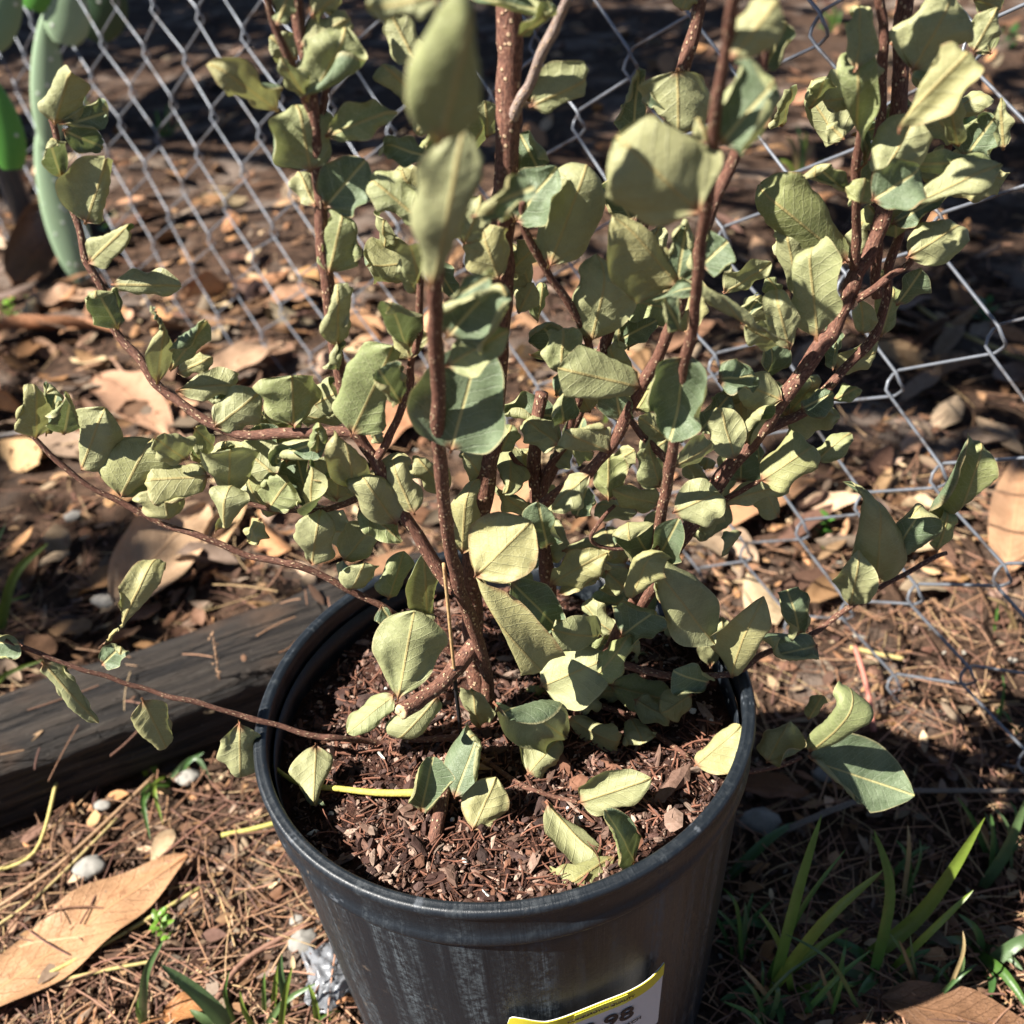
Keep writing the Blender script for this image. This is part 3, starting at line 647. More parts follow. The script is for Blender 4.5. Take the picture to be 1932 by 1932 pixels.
 ('e',1250,480,1220,290,210,40,40,{'y':.01}),('e',1400,420,1320,270,190,25,25,{'y':.03,'brown':1}),('e',1230,210,1250,-60,240,30,40,{'y':.0}),
 ('e',1230,600,1040,450,240,40,20,{'y':.02}),('e',900,640,970,470,170,25,20,{'y':.03}),('e',1570,470,1540,260,240,-30,-30,{'y':.0}),
 ('e',1650,410,1760,240,200,-20,20,{'y':.0}),('e',1780,830,1700,560,240,35,30,{'y':.0}),('e',1830,560,1660,430,170,-25,20,{'y':.01}),
 ('e',1780,920,1520,850,220,35,65,{'y':.01}),('e',1500,910,1500,650,210,10,10,{'y':.02}),('e',1740,1240,1600,1000,280,-45,-35,{'y':.0}),
 ('e',1760,1230,1890,1000,220,-35,-25,{'y':.0}),('e',1610,1490,1730,1190,300,55,85,{'y':-.02}),('e',1740,1450,1790,1310,130,25,20,{}),
 ('e',1240,1180,1550,1150,180,35,30,{'y':.02}),('e',1170,1370,1450,1210,240,35,15,{'y':.015}),('e',1220,1420,1450,1300,120,30,30,{'y':.01}),
 ('e',1460,1640,1180,1620,250,60,-15,{'bend':60,'y':-.01}),('e',1560,1655,1790,1490,320,-50,-45,{'y':-.015}),('e',1540,1640,1350,1465,200,25,30,{'y':.0}),
 ('e',1410,1910,1610,1660,240,35,65,{'y':-.025}),('e',1120,1932,1500,1770,370,20,-15,{'y':-.02}),('h',810,20,1290,370,420,80,-35,{'y':-.035,'bend':25}),
 ('e',860,870,720,660,200,50,20,{'y':.03}),('e',1320,1000,1380,830,220,25,35,{'y':.03}),('e',620,860,470,700,200,30,40,{'y':.02}),
 ('e',950,760,1060,620,200,35,30,{'y':.04}),('e',1480,1290,1600,1400,170,-20,20,{'y':.02}),('e',1180,700,1290,600,170,40,20,{'y':.03}),
 # low leaves over the mix
 ('h',320,110,55,325,190,55,25,{'y':-.01}),('h',560,110,290,415,230,40,35,{'y':-.015,'bend':40}),('h',790,300,750,40,220,25,-20,{'y':.0}),
 ('h',650,720,800,285,290,30,-80,{'y':-.045}),('h',470,790,530,455,270,-60,60,{'y':-.05}),('h',750,890,880,570,260,20,15,{'y':-.045}),
 ('h',1050,580,1240,340,250,-35,60,{'y':-.02}),('h',1260,260,1550,385,220,45,25,{'y':.0}),('h',1620,240,1690,370,260,150,150,{}),
 ('h',1330,710,1730,580,260,35,25,{'y':-.065}),('h',1640,1070,1480,750,270,-65,-55,{'y':-.085}),('h',1150,700,1470,1030,260,65,-25,{'y':-.07}),
 ('h',1550,1010,1200,1210,330,-60,65,{'y':-.095,'brown':1,'bend':40}),('h',1500,60,1880,160,230,20,20,{'y':.01}),('h',1640,140,1850,260,200,20,-20,{'y':.0}),
 ('i',110,535,370,290,250,65,-25,{}),('i',100,110,-60,220,200,20,20,{'y':.0}),('i',510,490,640,255,260,45,-65,{}),
 ('i',740,445,1000,190,300,75,45,{}),('i',740,250,820,110,110,30,30,{'y':.01}),('i',715,465,1235,640,480,-12,-140,{'y':-.012,'dy':-.005}),
]
def roll_about(P, px, py, dx, dy, r, down):
    """bend the sheet P (n,3) round a cylinder of radius r along the line through (px,py) with direction (dx,dy); points on the left of it roll"""
    nx, ny = -dy, dx
    t = (P[:, 0]-px)*nx+(P[:, 1]-py)*ny; al = (P[:, 0]-px)*dx+(P[:, 1]-py)*dy
    m = t > 0; ph = np.where(m, t, 0)/r; z = P[:, 2]
    # the roll tightens a little as it goes
    if down: t2 = (r+z)*np.sin(ph); z2 = (r+z)*np.cos(ph)-r
    else: t2 = (r-z)*np.sin(ph); z2 = r-(r-z)*np.cos(ph)
    t2 = np.where(m, t2, t); z2 = np.where(m, z2, z)
    return np.stack([px+al*dx+t2*nx, py+al*dy+t2*ny, z2], -1)
def leaf_mesh(b, Bp, Tp, W, cL, cR, o, rnd):
    a = Tp-Bp; L = a.length; a = a.normalized(); mid = (Bp+Tp)/2; vd = (CAM-mid).normalized()
    n = (vd-a*vd.dot(a)).normalized(); rg = a.cross(n)
    roll = R(o.get('roll', max(-45, min(45, rnd.gauss(0, 19)))*o.get('calm', 1)))
    n, rg = n*math.cos(roll)+rg*math.sin(roll), rg*math.cos(roll)-n*math.sin(roll)
    NV, NS = (26, 11) if not o.get('small') else (12, 4)
    down = (cL+cR) < -20                     # the upper face looks at the viewer
    
    if not o.get('tipc') and 'roll' not in o and not down and o.get('calm', 1) == 1 and rnd.random() < .22:
        # seen from above into the roll: dark upper face inside, pale margins curling over it
        cL, cR = -rnd.uniform(45, 115), -rnd.uniform(45, 115); down = True
    elif not o.get('tipc') and 'roll' not in o and not down and rnd.random() < .22:
        if rnd.random() < .5: cL = -cL*rnd.uniform(.6, 1.3)
        else: cR = -cR*rnd.uniform(.6, 1.3)
        down_ = False
    big = max(abs(cL), abs(cR)); blunt = big >= 75 and not o.get('tipc') and o.get('calm', 1) == 1
    pk = o.get('peak', rnd.uniform(.38, .54) if not blunt else rnd.uniform(.5, .62)); q = math.log(.5)/math.log(pk)
    ex = rnd.uniform(.52, .66) if not blunt else rnd.uniform(.40, .50); trunc = rnd.uniform(.2, .5) if blunt and rnd.random() < .6 else 0
    seed = rnd.uniform(0, 99); bend = R(o.get('bend', rnd.gauss(14, 14))); bend = bend if abs(bend) > .03 else .03
    fold = math.tan(R(rnd.uniform(3, 15))); wav = rnd.uniform(.6, 1.4); pet = .05; br = o.get('brown', 0); rid = max(rnd.random()*.8, br); tone = rnd.random()
    # oblique roll lines: (side, offset, obliquity, total angle)
    obl = [rnd.uniform(-28, 28), rnd.uniform(-28, 28)]; off = [rnd.uniform(.08, .52), rnd.uniform(.08, .52)]
    tip_c = o.get('tc', rnd.choice([0, 20, 60, 110, 170, 200, 90, -40])); tip_o = rnd.uniform(-32, 32); tip_at = rnd.uniform(.58, .78)
    if o.get('peak') and 'tc' not in o: tip_c = 0
    W *= 1.0-.24*min(1, (abs(cL)+abs(cR))/210)
    W0, L0 = W, L
    S, V = np.meshgrid(np.linspace(-1, 1, 2*NS+1), np.linspace(0, 1, NV+1))
    vb = np.clip((V-pet)/(1-pet), 0, 1); sh = np.sin(np.pi*vb**q)**ex*(1-.2*np.clip(vb-.8, 0, 1)/.2)
    if trunc: sh = np.where(vb > .6, np.maximum(sh, trunc), sh)
    side_as = 1+rnd.uniform(-.12, .12)*np.sign(S)
    N1 = np.array([[noise.noise(Vector((s_*1.6+seed, v_*3.0, seed)))*1.0+noise.noise(Vector((s_*3.6+seed, v_*8, seed)))*.45*abs(s_) for s_ in S[0]] for v_ in V[:, 0]])
    for it in range(3):
        h = np.maximum(.0007, W0/2*sh)*side_as; X = S*h; Y = V*L0
        P = np.stack([X, Y, np.zeros_like(X)], -1).reshape(-1, 3)
        P[:, 2] += (N1*.0023*wav*min(1, W/.03)).ravel()
        P[:, 2] -= (np.abs(X)*fold*(1 if not down else -1)).ravel()
        P[:, 2] += (.00020*np.sin((Y/.04-np.abs(X)/.04*.75)*44)*np.abs(S)*(1-np.abs(S))*4).ravel()
        # the margin ripples
        P[:, 2] += (.0016*wav*S*S*np.sin(V*(9+seed*.06)+seed*np.sign(S))*sh).ravel()
        for k, (sg, cc) in enumerate(((-1, cL), (1, cR))):
            tot = R(abs(cc)*2.35)
            if tot < .12: continue
            d0 = off[k]*W0/2; r = max(.0013, (W0/2-d0)/min(tot, 8.0)); th = R(obl[k]*min(1, abs(cc)/50))
            dx, dy = math.sin(th), math.cos(th)
            if sg < 0: P = roll_about(P, -d0, L0*.5, dx, dy, r, cc > 0)
            else: P = roll_about(P, d0, L0*.5, -dx, -dy, r, cc > 0)
        if abs(tip_c) > 5:
            dn = (tip_c > 0) != down; th = R(tip_o); r = max(.0022, L0*(1-tip_at)/R(abs(tip_c)))
            P = roll_about(P, 0, L0*tip_at, math.cos(th), math.sin(th), r, dn)
        lx = P[:, 0].max()-P[:, 0].min(); ly = P[:, 1].max()
        if it < 2:
            W0 *= min(1.9, max(.85, W*.97/lx)) if W0 < 2.4*W else 1; L0 *= min(1.5, max(.9, L/ly)) if L0 < 1.8*L else 1
    # even bend along the length
    Rr = L/(bend); y = P[:, 1]; ph = (y/L-.5)*bend
    y2 = (Rr+P[:, 2])*np.sin(ph); z2 = (Rr+P[:, 2])*np.cos(ph)-Rr*math.cos(bend/2); y2 = y2+Rr*math.sin(bend/2)
    tw = R(rnd.gauss(0, 12))*(y/L-.3); x2 = P[:, 0]*np.cos(tw)+z2*np.sin(tw); z3 = z2*np.cos(tw)-P[:, 0]*np.sin(tw)
    A_, N_, G_, B_ = (np.array(t) for t in (a, n, rg, Bp))
    Q = B_+G_*x2[:, None]+A_*y2[:, None]+N_*z3[:, None]
    Q = Q.reshape(NV+1, 2*NS+1, 3); aS = np.abs(S)
    uvx = S*h/.04; uvy = V*L0/.04
    b.grid(Q.tolist(), np.stack([uvx, uvy], -1).tolist(), [[(aS[i, k], V[i, k], rid, tone) for k in range(2*NS+1)] for i in range(NV+1)], flip=down)
rl = random.Random(11); ALL = []
for e in LV:
    z, bx, by, tx, ty, wpx, cL, cR, o = e
    o = dict(o); o['calm'] = .35 if wpx >= 320 or z == 'g' or (z == 'd' and by > 1700) else 1; ub, vb = zp(z, bx, by); ut, vt = zp(z, tx, ty)
    sy = stem_y(ub, vb); Y = o.get('y', sy-.003)
    if 'y' in o and abs(sy-o['y']) < .012: Y = (sy*.4+o['y']*.6)
    Bp = at(ub, vb, Y); z_ = pix(Bp)[2]
    Lw = math.hypot(ut-ub, vt-vb)*z_/FPX
    Tp = at(ut, vt, Y+o.get('dy', (rl.gauss(-.02, .34) if abs(cL)+abs(cR) < 120 else rl.uniform(-.7, -.15))*Lw*o['calm']))
    W = wpx*ZS*z_/FPX
    if Bp.z < SOILZ+.004 and math.hypot(Bp.x, Bp.y) < .135: Bp.z += .004
    for P_ in (Bp, Tp):      # keep low leaves above the mix
        if math.hypot(P_.x, P_.y) < .128 and P_.z < SOILZ+.006:
            k = onz(*pix(P_)[:2], SOILZ+.008); P_.xyz = k
    b = MB(); leaf_mesh(b, Bp, Tp, W, cL, cR, o, rl)
    m = pix((Bp+Tp)/2); inside = 1 if (-30 < m[0] < 1960 and -30 < m[1] < 1960) else .05
    ALL.append([Lw*W/z_/z_*inside, b])
# further leaves: the crowd at the back of the crown, and the part of the crown that stands above the picture
def auto_leaf(P0, yo, size, small=False):
    a_ = Vector((rl.gauss(0, .7), rl.gauss(-.1, .5), rl.gauss(.6, .5))).normalized()
    L = size*rl.uniform(.7, 1.25); W = L*rl.uniform(.62, .9)
    s_ = rl.choice([1, 1, 1, -1]); c1, c2 = s_*rl.uniform(10, 110), s_*rl.uniform(10, 110)
    b = MB(); leaf_mesh(b, P0, P0+a_*L, W, c1, c2, {'roll': rl.uniform(-60, 60), 'small': small}, rl); z_ = pix(P0)[2]
    ALL.append([L*W/z_/z_*.25, b])
def off_chord(P0): return P0
for (u0, v0, u1, v1, y0, y1, n_) in ((960,560,1500,1010,.04,.09,46),(380,760,700,1000,.02,.06,20),(1000,980,1330,1230,.03,.07,16),(700,300,950,560,.03,.06,10),(1450,150,1800,520,.07,.12,22),(1000,1180,1350,1330,.01,.05,10)):
    for k in range(n_):
        auto_leaf(at(rl.uniform(u0, u1), rl.uniform(v0, v1), rl.uniform(y0, y1)), 0, .030)
for (u0, u1, y0, y1, zz, n_) in ((1250,1950,-.04,.14,1,50),(500,1050,-.1,.05,1,12)):
    for k in range(n_):
        auto_leaf(at(rl.uniform(u0, u1), rl.uniform(-620, -70), rl.uniform(y0, y1)), 0, .036)
ALL.sort(key=lambda t: -t[0])
for i, (s_, b) in enumerate(ALL[:100]): b.build('leaf', M['leaf'], SHRUB)
rest = MB()
for s_, b in ALL[100:]:
    k = len(rest.v); rest.v += b.v; rest.uv += b.uv; rest.c += b.c; rest.f += [tuple(k+i for i in f) for f in b.f]
o = rest.build('small_leaves', M['leaf'], SHRUB); o['kind'] = 'stuff'
# thin cane with a black tie beside the second stem
b = MB(); P = smoothpath([at(837, 1063, -.02), at(845, 1140, -.02), at(852, 1215, -.02), at(858, 1272, -.018)], 5); b.tube(P, .0009, 8, (.42, .27, .13, 1))
o = b.build('plant_stake', M['straw']); tag(o, 'thin tan cane splinter tied beside the slender front stem of the shrub', 'stake'); recenter(o)
b = MB(); P = smoothpath([at(857, 1262, -.019), at(861, 1310, -.018), at(866, 1350, -.016), at(869, 1386, -.012)], 5); b.tube(P, .0011, 8, (.012, .012, .014, 1))
o2 = b.build('plant_tie', M['straw']); tag(o2, 'black plastic tie hanging straight below the thin cane in the pot', 'plant tie'); recenter(o2)

# ------------------------------------------------------------------ litter on the ground (stuff)
PALD = [(.30, .165, .085), (.22, .115, .06), (.38, .23, .13), (.16, .085, .05), (.27, .19, .13), (.42, .30, .19), (.11, .06, .04), (.33, .17, .08), (.19, .14, .10)]
def rnd_ground(r_, vmin=-60, vmax=1990, pw=1.0):
    """a random spot on the ground, denser towards the camera"""
    while True:
        u_ = r_.uniform(-450, 2380); t = r_.random()**pw; v_ = vmin+(vmax-vmin)*t
        p = onz(u_, v_, 0)
        if math.hypot(p.x, p.y) < .135: continue
        return p
def on_timber(p):
    dx, dy = p.x+.232, p.y-.247; L = math.hypot(.21, .088); t = (dx*.21+dy*.088)/L; s = (-dx*.088+dy*.21)/L
    return -.79 < t < .225 and -.008 < s < .10
def litter_leaf(b, p, L, W, yaw, col, r_, lift=0, NV=7, NS=3, curl=None, tilt=None, bend=None):
    """a dry leaf lying on the ground, grid (2NS+1) x NV"""
    a = Vector((math.cos(yaw), math.sin(yaw), 0)); n = Vector((0, 0, 1))
    tl = tilt if tilt is not None else r_.gauss(0, .30); a = (a+n*tl).normalized(); s_ = Vector((-math.sin(yaw), math.cos(yaw), r_.gauss(0, .2))).normalized(); n = a.cross(s_)
    c = curl if curl is not None else r_.gauss(0, .9); bd = bend if bend is not None else r_.gauss(0, .5); sd_ = r_.uniform(0, 99)
    rows, uvs = [], []
    for i in range(NV+1):
        v = i/NV; h = max(.0006, W/2*math.sin(math.pi*v**.9)**.75); row = []; uv = []
        for j in range(-NS, NS+1):
            s = j/NS; ph = c*abs(s)*h/W*2; x = (math.sin(ph)/c*W/2 if abs(c) > .05 else s*h) if False else s*h*math.cos(ph*.6); z = (s*h)**2/(W)*c*1.2
            zz = z+bd*L*(.25-(v-.5)**2)*.5+W*.07*noise.noise(Vector((s*1.7+sd_, v*4, sd_)))+W*.05*s*s*math.sin(v*13+sd_)
            row.append(p+a*(v-.5)*L+s_*x+n*(zz+lift)); uv.append((s*h/W*1.0, v))
        rows.append(row); uvs.append(uv)
    b.grid(rows, uvs, (*col, 1))
def jit(c, r_, a=.25):
    k = r_.uniform(1-a, 1+a); return (c[0]*k, c[1]*k*r_.uniform(.94, 1.06), c[2]*k*r_.uniform(.9, 1.1))
def build_litter():
    r_ = random.Random(21); b = MB()
    for i in range(8200):
        p = rnd_ground(r_, pw=.9); dist = (p-CAM).length
        if on_timber(p) and r_.random() < .84: continue
        big = r_.random() < (.10 if dist < 1.5 else .30)
        near = dist < 1.25 and p.y < .35
        L = (r_.uniform(.035, .085) if big else r_.uniform(.008, .03))*(1 if dist < 1.5 else 1.25)
        if near and r_.random() < .45: continue
        if near and L > .018: L = r_.uniform(.005, .022 if r_.random() < .9 else .035)
        W = L*r_.uniform(.25, .6); lift = .004+r_.uniform(0, .008)+(L*.12 if L > .03 else 0)+(.07 if on_timber(p) else 0)
        if noise.noise(Vector((p.x*5, p.y*5, 7))) < -.18 and r_.random() < .7: continue
        p.z = gz(p.x, p.y); col = jit(PALD[r_.randrange(len(PALD))], r_, .45)
        q = (7, 2) if L > .03 else (4, 1)
        litter_leaf(b, p, L, W, r_.uniform(0, 6.28), col, r_, lift, *q)
    tag(b.build('leaf_litter', M['litter']), 'layer of small broken dry leaves covering the ground', 'leaf litter', kind='stuff')
    b = MB(); pal = [(.30, .17, .10), (.23, .12, .075), (.40, .27, .15), (.16, .085, .06), (.36, .20, .12)]
    for i in range(5200):
        p = rnd_ground(r_, vmin=150, pw=.75); p.z = gz(p.x, p.y)+.003+r_.uniform(0, .012)+(.072 if on_timber(p) else 0)
        if on_timber(p) and r_.random() < .9: continue
        L = r_.uniform(.02, .10); col = jit(pal[r_.randrange(5)], r_)
        strand(b, p, L, r_.uniform(.00035, .0008), (*col, 1), r_, .10)
    tag(b.build('pine_straw', M['straw']), 'loose brown needles and thin stalks scattered over the ground', 'pine straw', kind='stuff')
    b = MB(); pal = [(.10, .055, .035), (.16, .09, .06), (.07, .04, .028), (.22, .15, .105), (.13, .065, .04)]
    for i in range(24000):
        p = rnd_ground(r_, vmin=420, pw=.6)
        if on_timber(p): continue
        s = .0012*math.exp(r_.gauss(0, .6)); p.z = gz(p.x, p.y)+s*.4+.001
        c = (.36, .33, .28) if r_.random() < .02 else jit(pal[r_.randrange(5)], r_)
        chunk(b, p, min(s, .007), (*c, 1), r_.uniform(.4, .9), i)
    tag(b.build('soil_crumbs', M['chip'], smooth=False), 'brown soil crumbs, bark bits and grit on the bare ground', 'soil', kind='stuff')
build_litter()

# ------------------------------------------------------------------ fallen leaves one can point at
GF = 'large dry leaves fallen on the ground'
r5 = random.Random(5)
def fallen(base, tip, wpx, col, label, z=0, curl=.5, bend=.3, brown=0, sag=0, tilt=None):
    A, B_ = onz(*base, z+.008), onz(*tip, z+.008)
    A.z = z+gz(A.x, A.y)+.006; B_.z = z+gz(B_.x, B_.y)+.008
    a = B_-A; L = a.length; m = (A+B_)/2; W = wpx*pix(m)[2]/FPX
    b = MB(); NV, NS = 26, 8; s_ = Vector((-a.y, a.x, 0)).normalized(); n = Vector((0, 0, 1)); sd_ = r5.uniform(0, 50); rows, uvs = [], []
    if tilt: s_, n = s_*math.cos(tilt)+n*math.sin(tilt), n*math.cos(tilt)-s_*math.sin(tilt)
    lo = 9
    for i in range(NV+1):
        v = i/NV; h = max(.0012, W/2*math.sin(math.pi*v**.85)**.7); row, uv = [], []
        for j in range(-NS, NS+1):
            s = j/NS; ph = curl*abs(s)*h/(W/2)
            x = s*h*(math.sin(ph)/ph if abs(ph) > .02 else 1); zz = (h*abs(s)*(1-math.cos(ph))/ph if abs(ph) > .02 else 0)
            zz = abs(zz)*(1 if curl > 0 else -1)+bend*L*(.25-(v-.5)**2)*.6+W*.07*noise.noise(Vector((s*1.5+sd_, v*4, sd_)))+W*.05*s*s*math.sin(v*15+sd_)
            q = A+a*v+s_*x+n*zz; row.append(q); lo = min(lo, q.z-gz(q.x, q.y)-z)
            uv.append((s*h/W, v*L/W*.42))
        rows.append(row); uvs.append(uv)
    d = max(0, .012-lo)
    rows = [[p+Vector((0, 0, d)) for p in row] for row in rows]
    under = [[p-Vector((0, 0, .0005)) for p in row] for row in rows]
    b.grid(rows, uvs, (*col, 1), flip=True); b.grid(under, uvs, (*[c*.8 for c in col], 1))
    # stalk
    st = rows[0][NS]; dd = -(a.normalized()); b.tube([st+a.normalized()*.004, st+dd*.008+Vector((0, 0, .001)), st+dd*.02], .0009, 6, (*[c*.7 for c in col], 1))
    o = b.build('fallen_leaf', M['dry']); recenter(o); tag(o, label, 'dry leaf', GF)
fallen((-60,1905), (360,1628), 150, (.40, .225, .115), 'large tan ribbed dry leaf in the bottom left corner, crossed by thin stalks', curl=.35, bend=.10)
fallen((225,1165), (400,985), 150, (.50, .33, .20), 'broad pale tan leaf tilted against the timber, left of the shrub', curl=.8, bend=.5, tilt=.5)
fallen((380,1090), (470,960), 60, (.52, .34, .18), 'narrow pale leaf standing beside the broad pale leaf above the timber', curl=1.2, bend=.3, tilt=.4)
fallen((-40,650), (235,640), 85, (.33, .15, .07), 'long rust brown rolled leaf at the left edge above the leaning stem', curl=1.6, bend=.2, tilt=-.5)
fallen((50,590), (185,560), 90, (.44, .27, .17), 'flat light tan leaf below the dark curled leaf at the left', curl=.4, bend=.2)
fallen((25,545), (150,410), 150, (.17, .09, .05), 'big dark brown curled leaf standing below the cactus', curl=1.7, bend=.5, tilt=.6)
fallen((190,720), (330,850), 110, (.40, .23, .14), 'reddish tan leaf under the left branch of the shrub', curl=.6, bend=.3)
fallen((395,730), (540,650), 95, (.42, .27, .17), 'light tan leaf on the ground behind the round leaf of the left branch', curl=.7, bend=.4)
fallen((690,850), (810,770), 110, (.38, .19, .10), 'orange brown leaf behind the slender front stem', curl=.6, bend=.3)
fallen((1290,1010), (1535,925), 95, (.42, .23, .12), 'orange tan leaf lying against the fence wires right of the shrub', curl=.5, bend=.2)
fallen((1895,1100), (1925,880), 95, (.43, .25, .14), 'tan leaf at the right edge beyond the fence', curl=.5, bend=.2)
fallen((1660,1895), (1990,1960), 110, (.20, .105, .055), 'smooth brown leaf among the grass in the bottom right corner', curl=.5, bend=.15)
fallen((1390,1490), (1525,1505), 62, (.20, .085, .035), 'dark orange leaf in the shade beside the pot rim', curl=.6, bend=.25)
fallen((900,1010), (1010,905), 90, (.45, .26, .14), 'tan leaf lying behind the thick middle stem', curl=.5, bend=.3)
fallen((1580,615), (1760,560), 70, (.28, .17, .11), 'dull brown leaf beyond the fence at upper right', curl=.6, bend=.2)
fallen((500,585), (620,560), 80, (.34, .19, .11), 'brown leaf beyond the fence behind the left upright stem', curl=.6, bend=.3)
fallen((310,1925), (400,1900), 60, (.42, .19, .07), 'small orange leaf in the grass at the bottom edge left of the pot', curl=.8, bend=.4)
fallen((1700,760), (1790,700), 40, (.36, .24, .16), 'small pale leaf beyond the fence mesh at the right', curl=.6, bend=.2)

# ------------------------------------------------------------------ loose sticks and stalks
def stick(pts, r, col, name, label, cat, r1=None, mat='straw', group=None, rough=.12):
    P = smoothpath([ground(p[0], p[1])+Vector((0, 0, r+.011+(p[2] if len(p) > 2 else 0))) for p in pts], 6); n = len(P)
    b = MB(); b.tube(P, [r+((r1 or r)-r)*i/(n-1)*1.0 for i in range(n)], 9, (*col, 1), rough=rough, seed=len(pts)*7+pts[0][0])
    return tag(recenter(b.build(name, M[mat])), label, cat, group)
GS = 'dry stalks lying on the ground'
stick([(-20,1905),(150,1830),(390,1690)], .0016, (.42, .36, .13), 'straw_stalk', 'longest yellow green stalk crossing the bottom left corner under the big leaf', 'stalk', group=GS)
stick([(105,1870),(220,1845),(300,1830)], .0013, (.40, .33, .13), 'straw_stalk', 'short yellow stalk forking off the longest one at the bottom left', 'stalk', group=GS)
stick([(15,1835),(60,1800),(210,1780)], .0015, (.40, .26, .14), 'straw_stalk', 'tan stalk lying on top of the big tan leaf', 'stalk', group=GS)
stick([(-20,1745),(120,1650),(300,1480)], .0017, (.38, .24, .14), 'straw_stalk', 'pale brown stalk running up from the left edge to the timber', 'stalk', group=GS)
stick([(-20,1665),(75,1625),(130,1520,.02)], .0015, (.48, .40, .14), 'straw_stalk', 'bent golden stalk leaning up near the foot of the timber', 'stalk', group=GS)
stick([(-20,1780),(90,1700),(230,1560)], .0012, (.45, .36, .16), 'straw_stalk', 'thin golden stalk parallel to the pale brown one', 'stalk', group=GS)
stick([(425,1594),(480,1583),(545,1566)], .0020, (.46, .42, .12), 'straw_stalk', 'short thick yellow stalk touching the left side of the pot', 'stalk', group=GS)
stick([(335,1388),(420,1392)], .0019, (.44, .32, .14), 'straw_stalk', 'short tan stalk lying just below the low left branch', 'stalk', group=GS)
stick([(1602,1285,.03),(1625,1340,.02),(1645,1400)], .0024, (.42, .16, .12), 'red_stick', 'smooth pinkish red stick leaning behind the lowest right leaves', 'stick')
stick([(1480,1585),(1600,1550,.01),(1690,1528,.01),(1940,1512)], .0026, (.20, .16, .13), 'twig', 'crooked grey twig on the ground right of the pot', 'twig', r1=.0018, rough=.6)
stick([(1680,560),(1800,640),(1940,700)], .0030, (.34, .27, .11), 'straw_stalk', 'olive yellow stalk beyond the fence at the upper right', 'stalk', group=GS)
stick([(1600,1240),(1650,1252),(1700,1262)], .0022, (.46, .36, .15), 'straw_stalk', 'short golden stalk under the fence knuckles', 'stalk', group=GS)
stick([(215,690),(290,780),(360,850)], .0026, (.30, .18, .12), 'twig', 'smooth brown twig passing under the left branch', 'twig', r1=.002)
stick([(0,840),(60,830),(130,815)], .0030, (.36, .32, .29), 'twig', 'short bleached twig near the left edge above the dark timber', 'twig', rough=.3)
stick([(410,1915),(470,1830),(590,1760)], .0022, (.24, .13, .09), 'twig', 'thin reddish twig between the grass and the white stone left of the pot', 'twig')
stick([(1385,1700),(1450,1735),(1530,1700)], .0012, (.20, .11, .06), 'straw_stalk', 'thin brown stalk bent in the shade behind the grass right of the pot', 'stalk', group=GS)
# yellow stalk lying in the pot
P = smoothpath([at(505,1440,-.012)+Vector((0, 0, .002)), onz(560,1476,SOILZ+.010), onz(640,1488,SOILZ+.006), onz(720,1496,SOILZ+.005), onz(800,1495,SOILZ+.005)], 6)
b = MB(); b.tube(P, [.0011+.0012*i/(len(P)-1) for i in range(len(P))], 9, (.50, .44, .10, 1), rough=.08)
tag(recenter(b.build('yellow_stalk', M['straw'])), 'bright yellow stalk lying on the potting mix inside the pot', 'stalk')
def seed_stalk():
    base = ground(432, 1400); root = empty('seed_stalk', base, 'thin dry stalk with a small brown seed head standing in front of the timber', 'dry plant')
    top = at(408, 1262, base.y+.0); P = smoothpath([base, at(425, 1335, base.y+.002), at(412, 1272, base.y)], 6)
    b = MB(); b.tube(P, .0007, 6, (.30, .17, .10, 1)); b.build('stem', M['straw'], root)
    b = MB(); r_ = random.Random(9)
    for k in range(22):
        t = k/21; c = at(413-12*t, 1275-82*t, base.y)+Vector((r_.gauss(0, .0016), r_.gauss(0, .0012), 0)); chunk(b, c, r_.uniform(.0007, .0015), (.36, .22, .13, 1), 1, k)
    P = smoothpath([at(412, 1272, base.y), at(402, 1195, base.y)], 4); b.tube(P, .0005, 5, (.30, .19, .12, 1)); b.build('seed_head', M['straw'], root)
seed_stalk()

# ------------------------------------------------------------------ stones, film
def stone(u_, v_, s, label, e=1.3, col=None):
    bm_ = MB(); p = ground(u_, v_); rows = []; sd_ = u_*.13
    for i in range(13):
        th = math.pi*i/12; row = []
        for k in range(20):
            a = 2*math.pi*k/20; d = Vector((math.sin(th)*math.cos(a)*e, math.sin(th)*math.sin(a), math.cos(th)*.62)); f = 1+.28*noise.noise(d*1.6+Vector((sd_, 0, 0)))+.09*noise.noise(d*5+Vector((sd_, 0, 0)))
            row.append(p+d*s*f+Vector((0, 0, s*.35+.006)))
        rows.append(row)
    bm_.grid(rows, wrap=True, flip=True); o = recenter(bm_.build('stone', M['stone'])); tag(o, label, 'stone', 'pale stones on the ground')
stone(574, 1788, .0095, 'white lumpy stone on the ground just left of the pot')
stone(1432, 1562, .0120, 'pale stone in the shade right of the pot rim', 1.4)
stone(362, 1478, .0085, 'whitish stone beside the small star shaped grass tuft')
stone(200, 1530, .0058, 'small white stone halfway along the foot of the timber')
stone(566, 1748, .0050, 'tiny pale pebble above the white lumpy stone')
stone(1555, 1472, .0080, 'pale pebble under the largest low leaf at the right')
stone(175, 1650, .0100, 'dull tan stone above the big tan leaf')
stone(143, 985, .0085, 'pale pebble on the bare ground left of the lower left branch')
stone(210, 1145, .011, 'flat whitish stone between the grass blades and the timber', 1.6)
